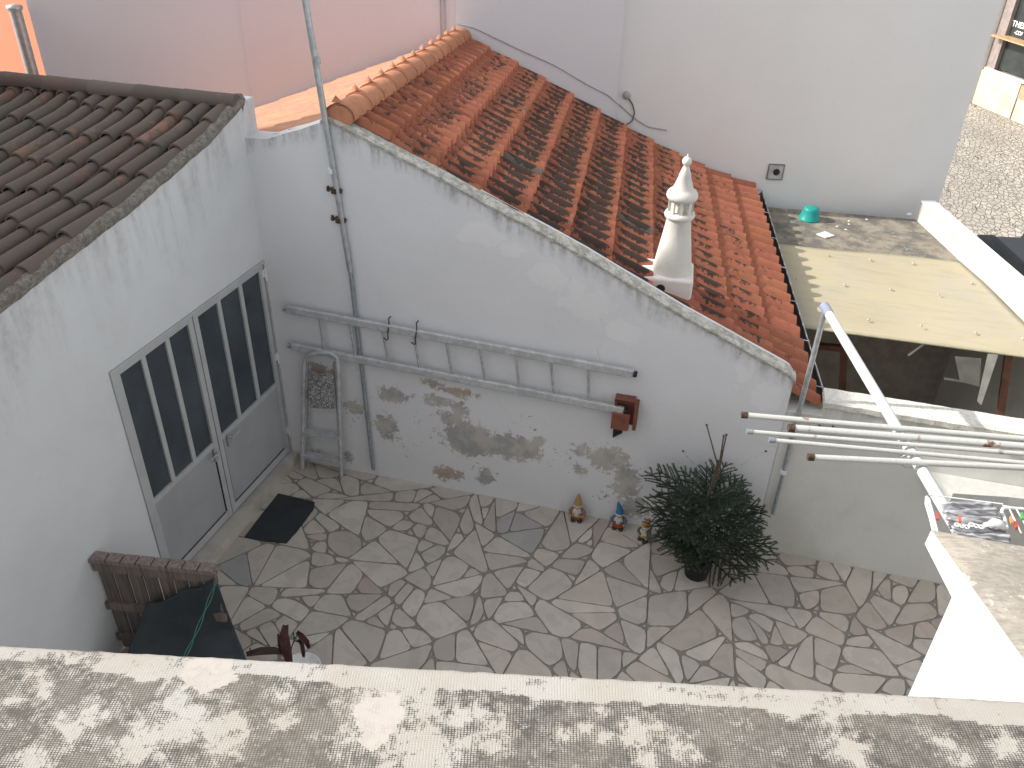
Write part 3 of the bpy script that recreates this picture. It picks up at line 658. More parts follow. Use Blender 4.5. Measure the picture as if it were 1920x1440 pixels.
fl = MB(); a = FP.px(60, 118, -.1); t = FP.px(31, 12, -.1); fl.tube([FP.P(a[0]-.03, -.1, 1.6), FP.P(a[0]-.03, -.1, a[2]), FP.P(a[0]-.03, -.1, t[2]-.05)], .075, 16); fl.lathe([(.078, t[2]-.05), (.095, t[2]-.03), (.095, t[2]+.01), (.02, t[2]+.03), (0, t[2]+.03)], FP.P(a[0]-.03, -.1, 0), 16); tag(fl.build('flue_pipe', m_galv), 'grey metal flue pipe standing between the orange and the white walls', 'pipe')
# unseen building added out of frame on the left to shade the courtyard
tb = empty('shading_house', (-10, 0, 0), 'unseen tall cream house added west of the courtyard to shade it', 'house')
FT = Fr((-9.2, -9), 90); 
mb = MB(); mb.box(FT, 0, 13.66, 0, 7, -.8, 8.45); ow = mb.build('wall', m_bright, tb)
for i in range(4):
    for z in (.5, 3.4, 6.3):
        mb = MB(); mb.box(FT, 1.2+i*3.3, 2.3+i*3.3, -.04, .02, z, z+1.4); wn = mb.build('window', m_white, tb)
        mb = MB(); mb.box(FT, 1.28+i*3.3, 2.22+i*3.3, -.05, -.03, z+.08, z+1.32); mb.build('pane', m_glass, wn)
# ================================================================== slab terrace, parapet, canopy, covered yard
SZ = 1.28
yd = empty('yard_annex', (1.2, 9.5, 0), 'flat roofed annex with stained concrete roof slab and dark covered yard below', 'annex')
A = zp(1720, 398, SZ); d12 = (zp(1727, 378, SZ+.25)-zp(1920, 549, SZ+.25)).normalized(); s12 = V((d12.y, -d12.x, 0))
PT = zp(1727, 378, SZ+.25); PE = PT - d12*6.6; ow_ = zp(1799, 420, SZ+.25); pwid = (ow_-PT).dot(s12)
CA, CBp, CC, CD = [zp(*p, 1.33) for p in [(1455, 457), (1803, 490), (1505, 611), (1920, 666)]]
_r = zp(1922, 602, 1.33)-CBp; _e = CD-CC; _w = CBp-CC; _t = (_w.x*_r.y-_w.y*_r.x)/(_e.x*_r.y-_e.y*_r.x); CD = CC+_e*_t
g0 = V((EF.x+.0, EF.y, 0)); 
mb = MB(); F0 = FB.P(-.3, -.003, 0); F1 = V((PT.x, PT.y, 0))-s12*.0; 
fl1 = CBp+(CBp-CA)*.05; sl = [CA-(CBp-CA)*.2+V((0, -.1, 0)), fl1+V((0, -.1, 0)), V((F1.x, F1.y, 0)), FB.P(-.3, -.003, 0)]
tl = (V((CBp.x, CBp.y, 0))-V((PE.x, PE.y, 0))).dot(d12); fl1 = V((PE.x, PE.y, 0))+d12*tl; sl[1] = fl1+d12*-.1
mb.prism([(p.x, p.y) for p in sl], SZ-.16, SZ)
ms = N('stained_slab'); v = ms.co(); k = ms.noise(v, 3, 7, .7); c = ms.mix(ms.ramp(k, .4, .6), (.15, .14, .125), (.3, .265, .21)); c = ms.mix(ms.ramp(ms.noise(v, 9, 8, .75), .56, .68, 0, .8), c, (.42, .4, .36)); c = ms.mix(ms.ramp(ms.noise(v, 40, 4), .6, .7, 0, .6), c, (.08, .07, .06))
ms.col(c); ms.rough(.9); ms.bump(ms.noise(v, 30, 5), .3, .006); mb.build('roof_slab', ms.m, yd)
# covered yard: floor, rear wall, doors
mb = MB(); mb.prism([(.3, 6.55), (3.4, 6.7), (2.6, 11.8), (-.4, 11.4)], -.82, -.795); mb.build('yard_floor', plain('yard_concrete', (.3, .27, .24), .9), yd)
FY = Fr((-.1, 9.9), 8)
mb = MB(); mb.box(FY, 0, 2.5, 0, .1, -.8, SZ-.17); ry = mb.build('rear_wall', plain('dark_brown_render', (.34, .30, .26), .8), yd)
def ypx(p, y): return pl(*p, (0, y, 0), V((0, 1, 0)))
def slat(name, pts, y, th, mat, rad=.03):
    b = MB(); b.tube([ypx(p, y) for p in pts], rad, 4, smooth=False); return b.build(name, mat, yd)
slat('post', [(1585, 600), (1578, 760)], 8.9, 0, m_brownwood, .055)
slat('lintel', [(1530, 648), (1600, 655)], 8.88, 0, m_brownwood, .045)
slat('post', [(1892, 660), (1872, 800)], 8.5, 0, m_brownwood, .05)
slat('white_pole', [(1703, 666), (1738, 640)], 8.6, 0, m_white, .014)
slat('white_pole', [(1770, 709), (1834, 720)], 8.5, 0, m_cable, .014)
b = MB(); b.hexa([ypx(p, y) for y in (8.35,) for p in [(1790, 668), (1840, 672), (1836, 725), (1800, 715)]]+[ypx(p, 8.4) for p in [(1790, 668), (1840, 672), (1836, 725), (1800, 715)]]); b.build('panel', plain('grey_panel', (.2, .2, .18)), yd)
b = MB(); b.hexa([ypx(p, 8.2) for p in [(1832, 752), (1840, 760), (1872, 665), (1852, 663)]]+[ypx(p, 8.23) for p in [(1832, 752), (1840, 760), (1872, 665), (1852, 663)]]); b.build('pale_board', plain('pale_board', (.42, .42, .38)), yd)
# parapet along the street
sp = MB(); 
def sidewall(mb, P0, P1, side, wd, z0, z1, n=60):
    a = V((P0.x, P0.y, 0)); b_ = V((P1.x, P1.y, 0)); L = (b_-a).length
    class F_: pass
    F = Fr((a.x, a.y), 0); F.d = (b_-a).normalized(); F.n = side.copy(); F.n.z = 0
    return F, L
FS = Fr((PE.x, PE.y), 0); FS.d = d12; FS.n = s12; LS = (PT-PE).length+.0
mb = MB(); wallgrid(mb, FS, lambda u: SZ+.25, 0, LS, -.8, .05, .006, pwid, zfun=40)
st = mb.build('street_parapet', m_dirty); tag(st, 'white painted parapet wall along the street side of the annex', 'wall')
mb = MB(); mb.box(FS, 0, LS-.002, -.01, pwid+.01, SZ+.252, SZ+.27); mb.build('coping', plain('pale_coping', (.74, .76, .8), .6, 0, .04), st)
m_bolt = plain('bolt_cap', (.5, .47, .38), .5)
# canopy sheet
cn = empty('canopy', (1.3, 9.4, 1.33), 'yellowed translucent plastic sheet canopy fixed with white bolts', 'canopy')
def cq(a, b): return CC.lerp(CD, a).lerp(CA.lerp(CBp, a), b)
a0 = -.28
mb = MB(); nu, nv = 40, 30; vs = []
def cz(a, b): p = cq(a, b); return V((p.x, p.y, 1.33-.02*(1-b)+.012*math.sin(a*9+b*2)*math.sin(b*7)+(.018*(1-min(1, b/.2)) if b < .2 else 0)))
amax = .995
for i in range(nu+1):
    for k in range(nv+1): vs.append(cz(a0+(amax-a0)*i/nu, k/nv))
mb.add(vs, [(i*(nv+1)+k, (i+1)*(nv+1)+k, (i+1)*(nv+1)+k+1, i*(nv+1)+k+1) for i in range(nu) for k in range(nv)], None, True)
mk = N('yellowed_plastic'); v = mk.co(); c = mk.mix(mk.ramp(mk.noise(v, 1.6, 4, .5), .4, .65), (.46, .405, .28), (.43, .39, .30)); c = mk.mix(mk.ramp(mk.noise(v, 34, 5, .7), .66, .72, 0, .6), c, (.16, .13, .08)); c = mk.mix(mk.ramp(mk.noise(v, .9, 3), .5, .54, 0, .3), c, (.48, .42, .265))
c = mk.mix(mk.ramp(mk.noise(mk.co(scale=(1, 5, 1)), 2.2, 6, .7), .45, .75, 0, .45), c, (.30, .27, .19)); mk.bump(mk.noise(v, 3, 3), .3, .02); mk.col(c); mk.rough(.4); mk.b.inputs['Transmission Weight'].default_value = 0.0
sh = mb.build('sheet', mk.m, cn); so_ = sh.modifiers.new('s', 'SOLIDIFY'); so_.thickness = .006
mb = MB(); mb.tube([cz(a0, 0)+V((0, -.005, -.01)), cz(amax, 0)+V((0, -.005, -.01))], .013, 8); mb.build('front_edge', plain('edge_profile', (.42, .39, .28), .5), cn)
for (p) in [(1553, 479), (1632, 487), (1712, 494), (1583, 534), (1670, 542), (1760, 552), (1494, 523), (1628, 600), (1727, 611), (1829, 624), (1918, 635), (1822, 531)]:
    q = zp(*p, 1.345); b = MB(); b.lathe([(.016, 0), (.016, .005), (.009, .014), (0, .016)], q, 10); b.build('bolt', m_bolt, cn)
# things on the slab
mb = MB(); q = zp(1517, 411, SZ); mb.lathe([(.135, .002), (.14, .012), (.132, .02), (.1, .13), (.095, .16), (.07, .172), (0, .175)], q, 24)
ob = mb.build('bucket', plain('teal_plastic', (.02, .3, .27), .4, 0, .08)); tag(ob, 'teal green plastic basin turned upside down on the slab', 'basin')
mb = MB(); P = [zp(*p, SZ+.004) for p in [(1530, 440), (1547, 435), (1565, 443), (1548, 447)]]; mb.hexa(P+[p+V((0, 0, .012)) for p in P]); tag(mb.build('white_tile', m_white), 'square white tile lying on the stained slab', 'tile')
mb = MB()
for p, r in [((1704, 405), .04)]:
    q = zp(*p, SZ); mb.blob(q+V((0, 0, .02)), (r, r*.8, .025), 8, 5)
tag(mb.build('rubble_lump', m_bright), 'small white rubble lump on the slab by the parapet', 'rubble')
for i, p in enumerate([(1592, 415), (1592, 421), (1570, 425), (1586, 431), (1625, 412)]):
    mb = MB(); q = zp(*p, SZ); mb.blob(q+V((0, 0, .004)), (.02, .014, .008), 7, 4); tag(mb.build('paper_scrap', m_white), 'small white scrap lying on the slab in the shade', 'scrap', 'scraps scattered on the slab')
# ================================================================== street: shop and car
SA = zp(1815, 190, -.8); FSH = Fr((SA.x, SA.y), -59.37)
shp = empty('shop', tuple(SA), 'shop across the cobbled street with beige marble base and wide window', 'shop')
def sp_(p, o=0): return FSH.px(*p, o)
mb = MB(); mb.box(FSH, .137, 1.72, 0, .3, -.8, .13); mb.box(FSH, 1.78, 9, 0, .3, -.8, -.25)
mb.build('marble_base', plain('beige_marble', (.6, .5, .38), .4, 0, .1, 3), shp)
mb = MB(); mb.box(FSH, 1.73, 9, .02, .3, -.25, .1); mb.build('step_recess', plain('tan_stone', (.42, .3, .2)), shp)
mb = MB(); mb.box(FSH, .0, .135, -.08, .3, -.8, 4.2); mb.build('corner_trim', m_white, shp)
mb = MB(); mb.box(FSH, .137, .5, .08, .3, .14, 4.2); mb.build('stone_jamb', plain('mauve_stone', (.3, .25, .23), .6), shp)
mb = MB(); mb.box(FSH, .22, 9, .012, .078, .135, .2); mb.build('window_sill', m_white, shp)
mb = MB(); mb.box(FSH, .5, 9, .2, .22, .2, 4.2); gl = mb.build('window_glass', m_glass2, shp)
mb = MB(); mb.box(FSH, .28, 9, -.22, .19, 1.04, 1.075); mb.build('wooden_counter', plain('pale_oak', (.5, .34, .18), .5), shp)
mb = MB(); mb.box(FSH, 1.55, 9, .05, .19, .55, .58); mb.build('wooden_shelf', plain('pale_oak_shelf', (.5, .36, .2), .5), shp)
mb = MB(); mb.box(FSH, -.02, 9, .31, 6, -.8, 6); mb.build('wall', m_bright, shp)
def text(s, u, z, h, rotv, parent, mat, name='lettering'):
    cu = bpy.data.curves.new(name, 'FONT'); cu.body = s; cu.size = h; cu.extrude = .004; cu.offset = h*.02; cu.space_character = 1.05
    o = bpy.data.objects.new(name, cu); col.objects.link(o); bpy.context.view_layer.update()
    me = bpy.data.meshes.new_from_object(o.evaluated_get(bpy.context.evaluated_depsgraph_get())); bpy.data.objects.remove(o)
    ob = bpy.data.objects.new(name, me); col.objects.link(ob)
    B = Matrix((FSH.d, V((0, 0, 1)), -FSH.n)).transposed().to_4x4(); B.translation = FSH.P(u, .19, z)
    me.transform(Matrix.Rotation(rotv, 4, 'Z')); me.transform(B); me.materials.append(mat); ob.parent = parent; ob.matrix_parent_inverse = Matrix.Translation(-shp.location); return ob
m_let = plain('white_lettering', (.85, .85, .85), .5, 0, 0, 8, 0)
t1 = sp_((1897, 48), .19); t2 = sp_((1903, 62), .19)
text('THES', t1[0], t1[2]+.0, .2, 0, shp, m_let); text('-COF', t2[0]-.03, t2[2]-.02, .13, 0, shp, m_let)
# car
car = empty('parked_car', (3.9, 13.2, -.8), 'dark blue grey parked car on the cobbled street, mostly cut by the frame', 'car')
FCa = Fr((3.75, 13.2), 90+16); 
def carsec(prof, w_list, name, mat, par):
    b = MB(); vs = []
    for (u, z), w_ in zip(prof, w_list): vs += [FCa.P(u, -w_, z-.8), FCa.P(u, w_, z-.8)]
    n = len(prof); b.add(vs, [(2*i, 2*i+1, 2*((i+1) % n)+1, 2*((i+1) % n)) for i in range(n)]+[tuple(2*i for i in range(n-1, -1, -1)), tuple(2*i+1 for i in range(n))])
    o = b.build(name, mat, par); x = o.modifiers.new('b', 'BEVEL'); x.width = .05; x.segments = 3; return o
mcar = N('car_paint'); mcar.col((.035, .045, .06)); mcar.rough(.4)
body = [(-2.05, .3), (2.05, .3), (2.1, .55), (2.0, .78), (1.1, .95), (-1.75, .98), (-2.02, .85), (-2.1, .55)]
carsec(body, [.84]*8, 'body', mcar.m, car)
carsec([(1.15, .93), (.45, 1.38), (-1.1, 1.42), (-1.75, .95)], [.76, .62, .62, .74], 'glasshouse', m_glass2, car)
carsec([(.5, 1.375), (.35, 1.44), (-1.0, 1.46), (-1.2, 1.4)], [.63, .58, .58, .61], 'roof_panel', mcar.m, car)
for u in (-1.25, 1.3):
    for s_ in (-1, 1):
        b = MB(); b.tube([FCa.P(u, s_*.68, -.49), FCa.P(u, s_*.87, -.49)], .31, 20); wh = b.build('wheel', m_rubber, car)
        b = MB(); b.tube([FCa.P(u, s_*.865, -.49), FCa.P(u, s_*.88, -.49)], .19, 16); b.build('rim', m_alu, wh)
for s_ in (-1, 1):
    b = MB(); b.blob(FCa.P(2.0, s_*.62, -.15), (.12, .14, .08), 10, 6); b.build('headlight', m_white, car)
# ================================================================== foreground terrace parapet
FF = Fr((.5, 1.04), 16.2); PZ = 4.5
e0 = zp(0, 1207, PZ); e1 = zp(1920, 1311, PZ); FF.d = (e1-e0).normalized(); FF.o = V((e0.x, e0.y, 0)); FF.n = V((FF.d.y, -FF.d.x, 0))     # n = towards the viewer
WF = 3.2; 
cb_ = empty('terrace_house', (0, 0, 0), 'house the picture is taken from, its terrace parapet in the foreground', 'house')
def mesh_mat(name, grid=True, cover=.5):
    m = N(name); v = m.co(rot=(0, 0, -math.atan2(FF.d.y, FF.d.x))); u_, d_ = uvxy(m)
    sx = m.n('SeparateXYZ'); m.put(sx.inputs[0], v); wob = m.noise(v, 9, 3)
    X = m.math('ADD', sx.outputs[0], m.math('MULTIPLY', wob, .006)); Y = m.math('ADD', sx.outputs[1], m.math('MULTIPLY', wob, -.005))
    f = 2*math.pi/.0044
    wx = m.math('SINE', m.math('MULTIPLY', X, f)); wy = m.math('SINE', m.math('MULTIPLY', Y, f*1.35))
    weave = m.math('MAXIMUM', wx, wy); wm = m.ramp(weave, .35, .85)
    a = m.attr('white'); n1 = m.noise(v, 34, 10, .76, .3); n2 = m.noise(v, 90, 5, .75); n0 = m.noise(v, 3.5, 3)
    k = m.math('ADD', a, m.math('MULTIPLY', m.math('SUBTRACT', n1, .5), 2.6)); k = m.math('ADD', k, m.math('MULTIPLY', m.math('SUBTRACT', n2, .5), .55)); k = m.math('ADD', k, m.math('MULTIPLY', m.math('SUBTRACT', n0, .5), .8))
    wh = m.ramp(m.math('ADD', k, m.math('MULTIPLY', m.math('SUBTRACT', 0.5, wm), .26)), .48, .54)
    dirt = m.mix(m.ramp(m.noise(v, 7, 5, .6), .35, .65), (.12, .106, .09), (.07, .067, .06))
    dirt = m.mix(m.math('MULTIPLY', m.math('SUBTRACT', 1.0, wm), m.ramp(m.noise(v, 45, 4, .7), .35, .6, .25, 1.0)), dirt, (.27, .25, .225))
    cr = m.mix(m.ramp(m.noise(v, 5, 4), .4, .6), (.43, .415, .385), (.405, .37, .33)); cr = m.mix(m.math('MULTIPLY', wm, .22), cr, (.4, .37, .33))
    dirt = m.mix(m.ramp(m.noise(v, 120, 3, .7), .55, .7, 0, .45), dirt, (.36, .34, .3)); c = m.mix(wh, dirt, cr); b_ = m.attr('patch'); pk_ = m.ramp(m.math('ADD', b_, m.math('MULTIPLY', m.math('SUBTRACT', n1, .5), 1.7)), .5, .56)
    c = m.mix(pk_, c, m.mix(n1, (.40, .365, .33), (.50, .46, .42))); m.col(c); m.rough(.9)
    h = m.math('MULTIPLY', wm, m.math('SUBTRACT', 1.0, m.math('MULTIPLY', pk_, .95))); h = m.math('ADD', m.math('MULTIPLY', h, -.5), m.math('MULTIPLY', n2, .5)); h = m.math('ADD', h, m.math('MULTIPLY', wh, .35))
    m.bump(h, .55, .0022); return m.m
m_mesh = mesh_mat('weathered_mesh_coating')
mb = MB(); NU, NV = 420, 60; u0, u1, dpt = -1.2, 3.1, .34
pats = [((395, 1262), .07, .06, 1.2), ((400, 1240), .055, .03, 1.2), ((710, 1345), .06, .075, 1.25), ((700, 1385), .04, .03, 1.0), ((300, 1235), .03, .02, .5)]
PP = []
for p, a, b, k in pats: q = zp(*p, PZ)-FF.o; PP.append((q.dot(FF.d), q.dot(FF.n), a*.62, b*.62, k))
blobs = []
rb = random.Random(3)
for p, r in [((330, 1310), .04), ((720, 1330), .09), ((800, 1400), .05), ((860, 1345), .022), ((890, 1330), .016), ((1130, 1330), .013), ((1100, 1363), .015), ((1060, 1380), .016), ((1130, 1382), .014), ((920, 1378), .03), ((1200, 1370), .03), ((1210, 1420), .02), ((1395, 1365), .02), ((1280, 1395), .025), ((1590, 1405), .03), ((1490, 1330), .03), ((1560, 1340), .03), ((1740, 1375), .02), ((1790, 1405), .03), ((1890, 1400), .03), ((70, 1290), .05), ((150, 1350), .06), ((250, 1400), .06), ((60, 1420), .05), ((340, 1350), .05), ((520, 1310), .03), ((530, 1350), .03), ((400, 1355), .02), ((430, 1380), .05)]:
    q = zp(*p, PZ)-FF.o; blobs.append((q.dot(FF.d), q.dot(FF.n), r))
wa, pa = {}, {}
def edge_n(u): return noise.noise(V((u*6, 0, 9)))*.03+noise.noise(V((u*25, 0, 4)))*.008
for i in range(NU+1):
    u = u0+(u1-u0)*i/NU
    for k in range(NV+1):
        d = dpt*k/NV; ro = noise.noise(V((u*40, d*3, 1)))*.0022
        if k == 0: pt = FF.P(u, ro, PZ-.02)
        elif k == 1: pt = FF.P(u, ro+.002, PZ-.004)
        elif k == 2: pt = FF.P(u, ro+.009, PZ)
        else: pt = FF.P(u, d, PZ+noise.noise(V((u*3, d*3, 0)))*.002)
        j = len(mb.v); mb.v.append(tuple(pt)); mb.uv[j] = (u, d)
        band = .088+edge_n(u)*.7
        uu = u/(WF)
        a = .8 if d < .010 else (.80 if d < .018+.02*(1 if u < .75 else 1.3)+edge_n(u)*.6 else .16)
        x = u*1.0
        for bx, by, r in blobs:
            dd = ((u-bx)**2+(d-by)**2)/r/r*(1.3+.9*noise.noise(V((u*50, d*50, bx*9))))
            if dd < 5: a = max(a, .12+.62*math.exp(-dd*.8))
        a += .16*noise.noise(V((u*9+d*11, d*20, 0)))+(.13 if u < .8 else .05)*(noise.noise(V((u*4, d*6, 7)))+.35)
        wa[j] = a; q_ = 0
        for bx, by, ra, rb_, kk in PP:
            dd = ((u-bx)/ra)**2+((d-by)/rb_)**2
            if dd < 5: q_ = max(q_, kk*math.exp(-dd*.9)+.22*noise.noise(V((u*22, d*22, 5))))
        pa[j] = q_
for i in range(NU):
    for k in range(NV):
        a = i*(NV+1)+k; mb.f.append((a, a+NV+1, a+NV+2, a+1)[::-1]); mb.fc.append(1.0); mb.sm.append(True)
mb.at = {'white': wa, 'patch': pa}; 
fpo = mb.build('parapet_top', m_mesh, cb_)
for p_ in fpo.data.polygons: pass
mb = MB(); mb.box(FF, u0, u1, .004, dpt-.001, 3.4, PZ-.021); mb.build('parapet_wall', m_bright, cb_)
mb = MB(); mb.box(FF, -5.5, 8, .03, .9, -.8, 3.39); mb.box(FF, -5.5, u0-.001, .004, dpt-.001, 3.4, PZ); mb.box(FF, u1+.001, 8, .004, dpt-.001, 3.4, PZ); mb.box(FF, -5.5, 8, .901, 5, -.8, 3.3); mb.build('facade', m_bright, cb_)
# ---- bright wall block on the right
def FRp(p): return pl(*p, FA, FN)
FA = V((.57, 2.03, 4.0)); dR = (V((.75, 1.62, 4.0))-FA).normalized(); FN = V((-dR.y, dR.x, 0))
rb_ = empty('corner_pier', (.8, 1.8, 0), 'blown out white wall block on the right with weathered top, beside the courtyard', 'wall')
side = V((1, .08, 0)).normalized()
def col_(p, k=2.2): return p+side*k
a = FRp((1747, 992)); a.z = 4.0; b = FRp((1920, 1240)); b.z = 4.0; b = a+(b-a)*1.9
lo0 = FRp((1734, 1020)); lo1 = FRp((1785, 1120)); lo2 = lo1+(V((b.x, b.y, lo1.z))-V((lo1.x, lo1.y, lo1.z)))*1.0
mb = MB(); P = [lo0, lo1, V((b.x, b.y, lo1.z)), b, a]; n = 5
Q = [V(p)+side*2.2 for p in P]; mb.add(P+Q, [(0, 1, 2, 3, 4), tuple(range(9, 4, -1))]+[((i+1) % 5, i, 5+i, 5+(i+1) % 5) for i in range(5)])
# lower body
c0 = lo1; c1 = V((b.x, b.y, lo1.z)); mb.hexa([V((c0.x, c0.y, -.02)), V((c1.x, c1.y, -.02)), V((c1.x, c1.y, -.02))+side*2.2, V((c0.x, c0.y, -.02))+side*2.2, c0+V((0, 0, -.001)), c1+V((0, 0, -.001)), c1+side*2.2+V((0, 0, -.001)), c0+side*2.2+V((0, 0, -.001))])
mb.build('wall', m_bright, rb_)
mb = MB(); nu, nv = 60, 60; vs = []
for i in range(nu+1):
    for k in range(nv+1):
        p = a.lerp(b, i/nu)+side*(2.2*k/nv); e = min(1, k/2, i/2); p.z = 4.003+.014*e+noise.noise(p*9)*.004*e; p += dR*noise.noise(p*7)*.0; vs.append(p)
mb.add(vs, [(i*(nv+1)+k, (i+1)*(nv+1)+k, (i+1)*(nv+1)+k+1, i*(nv+1)+k+1) for i in range(nu) for k in range(nv)], None, True)
mt = N('weathered_top'); v = mt.co(); k1 = mt.noise(v, 4, 8, .7); k2 = mt.noise(v, 24, 7, .75); vv = mt.co(scale=(30, 120, 30), rot=(0, 0, -.3)); k3 = mt.noise(vv, 1.0, 5, .7)
c = mt.mix(mt.ramp(k1, .4, .6), (.30, .275, .24), (.42, .38, .32)); c = mt.mix(mt.ramp(k3, .45, .6, 0, .5), c, (.2, .185, .165)); c = mt.mix(mt.ramp(k2, .56, .66, 0, .8), c, (.6, .57, .52))
mt.col(c); mt.rough(.9); mt.bump(mt.math('ADD', k3, k2), .6, .005); mb.build('coping_surface', mt.m, rb_)
# ================================================================== mast on the gable wall
mb = MB(); p0 = FWl.P(*FWl.px(700, 880, -.03)); p1 = FWl.P(*FWl.px(656, 500, -.03)); p2 = FWl.P(*FWl.px(572, 0, -.03)); p3 = p1+(p2-p1)*1.7
ms_ = empty('antenna_mast', tuple(p0), 'tall grey steel mast pipe fixed to the gable wall beside the ladder', 'mast')
mb.tube([p1-(p1-p0)*.02, p1.lerp(p2, .5), p3], .026, 12); up_ = mb.build('mast_pipe', m_galv, ms_)
mb = MB(); mb.tube([p0, p1+V((0, 0, .02))], .019, 10); mb.build('conduit', m_galvd, ms_)
q = FWl.P(*FWl.px(593, 112, -.03)); mb = MB(); mb.tube([q-V((0, 0, .03)), q+V((0, 0, .03))], .033, 12); mb.build('coupling', m_galv, ms_)
q = FWl.P(*FWl.px(622, 320, -.03)); mb = MB(); mb.tube([q-V((0, 0, .02)), q+V((0, 0, .02))], .031, 12); mb.build('coupling', m_white, ms_)
m_rust = plain('rusty_steel', (.13, .085, .06), .8, .3, .3, 40, .4)
for p in ((628, 357), (636, 412)):
    c = FWl.px(*p, -.03); mb = MB(); mb.tube([FWl.P(c[0], -.03, c[2]-.022), FWl.P(c[0], -.03, c[2]+.022)], .034, 12); mb.tube([FWl.P(c[0]-.075, -.03, c[2]), FWl.P(c[0]+.065, -.03, c[2]+.006)], .008, 6)
    mb.tube([FWl.P(c[0]-.06, -.03, c[2]-.015), FWl.P(c[0]-.06, -.03, c[2]+.03)], .012, 6); mb.tube([FWl.P(c[0]+.05, -.03, c[2]-.02), FWl.P(c[0]+.05, -.03, c[2]+.02)], .01, 6); mb.tube([FWl.P(c[0]-.06, 0, c[2]), FWl.P(c[0]-.06, -.04, c[2])], .01, 6); mb.build('wall_bracket', m_rust, ms_)
# ================================================================== ladder on hooks
ld = empty('aluminium_ladder', tuple(FWl.P(0, -.06, 1.6)), 'long aluminium ladder hung sideways on the gable wall', 'ladder')
off = -.07
def rail(pa, pb):
    A_, B_ = FWl.P(*FWl.px(*pa, off)), FWl.P(*FWl.px(*pb, off)); d = (B_-A_).normalized(); w_ = V((0, 0, 1)); w_ = (w_-d*w_.dot(d)).normalized(); nn = FWl.n
    b = MB(); t = .03; h = .039; b.hexa([A_-w_*h-nn*t*.7, B_-w_*h-nn*t*.7, B_-w_*h+nn*t*.7, A_-w_*h+nn*t*.7, A_+w_*h-nn*t*.7, B_+w_*h-nn*t*.7, B_+w_*h+nn*t*.7, A_+w_*h+nn*t*.7])
    o = b.build('rail', m_ladder, ld); x = o.modifiers.new('b', 'BEVEL'); x.width = .012; x.segments = 3
    for e, s_ in ((A_, -1), (B_, 1)):
        c = MB(); c.tube([e+d*s_*.002, e+d*s_*.03], [.029, .026], 10); c.build('end_cap', m_rubber if s_ > 0 else m_alu, o)
    return A_, B_
ml = N('paint_spattered_aluminium'); v = ml.co(scale=(1, 1, 1)); n1 = ml.noise(v, 9, 6, .75, 1.0); c = ml.mix(ml.ramp(n1, .42, .55), (.56, .57, .575), (.45, .455, .46)); c = ml.mix(ml.ramp(ml.noise(v, 14, 8, .8, .6), .55, .6, 0, .85), c, (.55, .54, .52))
ml.col(c); ml.rough(.55); ml.b.inputs['Metallic'].default_value = .25; ml.bump(n1, .3, .003); m_ladder = ml.m
t0, t1_ = rail((537, 579), (1188, 701)); b0, b1_ = rail((546, 649), (1170, 770))
for p in [603, 663, 727, 786, 848, 911, 976, 1042, 1108]:
    f = (p-537)/(1188-537.0); A_ = t0.lerp(t1_, f+.002*math.sin(p)); B_ = b0.lerp(b1_, (FWl.px(p, 600+.19*(p-537), off)[0]-FWl.px(546, 649, off)[0])/(FWl.px(1170, 770, off)[0]-FWl.px(546, 649, off)[0])); 
    b = MB(); b.tube([A_, B_], .013, 8); b.build('rung', m_alu, ld)
for p in ((729, 604), (781, 612)):
    c = FWl.px(*p, -.05); b = MB(); b.tube([FWl.P(c[0], -.0, c[2]+.03), FWl.P(c[0], -.05, c[2]+.035), FWl.P(c[0]+.01, -.07, c[2]), FWl.P(c[0]+.01, -.11, c[2]-.07), FWl.P(c[0]+.01, -.115, c[2]-.14), FWl.P(c[0]-.01, -.1, c[2]-.16), FWl.P(c[0]-.03, -.115, c[2]-.13)], .006, 6)
    tag(b.build('wall_hook', m_rust), 'rusty iron hook in the gable wall holding the hanging ladder, %s of the two' % ('left' if p[0] < 750 else 'right'), 'hook', 'ladder hooks')
# ================================================================== step ladder
sl_ = empty('step_ladder', (-3.87, 5.83, 0), 'old paint spattered folding step ladder leaning in the corner by the door', 'step ladder')
def at(u, v, n): return FWl.P(*FWl.px(u, v, n))
fl_, fr_ = V((-4.075, 5.80, 0)), V((-3.645, 5.83, 0)); tl_, tr_ = at(570, 690, -.10), at(634, 690, -.10)
mid_t = [at(572, 672, -.105), at(585, 663, -.105), at(618, 661, -.105), at(632, 670, -.105)]
b = MB(); b.tube([fl_, tl_]+mid_t+[tr_, fr_], .021, 8); b.build('front_frame', m_ladder, sl_)
b = MB(); b.tube([fl_+V((.03, .06, 0)), at(580, 680, -.045)], .014, 8); b.build('rear_leg', m_alu, sl_); b = MB(); b.tube([fr_+V((-.03, .05, 0)), at(628, 680, -.045)], .014, 8); b.build('rear_leg', m_alu, sl_)
def lerp_side(t): return fl_.lerp(tl_, t), fr_.lerp(tr_, t)
for t in (.17, .4):
    A_, B_ = lerp_side(t); b = MB(); d = (B_-A_); s2 = V((0, 1, 0)); b.hexa([A_-s2*.03+V((0, 0, -.035)), B_-s2*.03+V((0, 0, -.035)), B_+s2*.045+V((0, 0, -.035)), A_+s2*.045+V((0, 0, -.035)), A_-s2*.03, B_-s2*.03, B_+s2*.045, A_+s2*.045]); b.build('tread', m_ladder, sl_)
b = MB(); P = [at(580, 765, -.14), at(626, 767, -.14), at(624, 704, -.13), at(579, 704, -.13)]; b.hexa(P+[p+FWl.n*.02 for p in P]); 
mp = N('paint_spattered_platform'); v = mp.co(); n1 = mp.noise(v, 22, 6, .8, 2.5); mp.col(mp.mix(mp.ramp(n1, .48, .56), (.12, .12, .125), (.56, .55, .53))); mp.rough(.7); b.build('platform', mp.m, sl_)
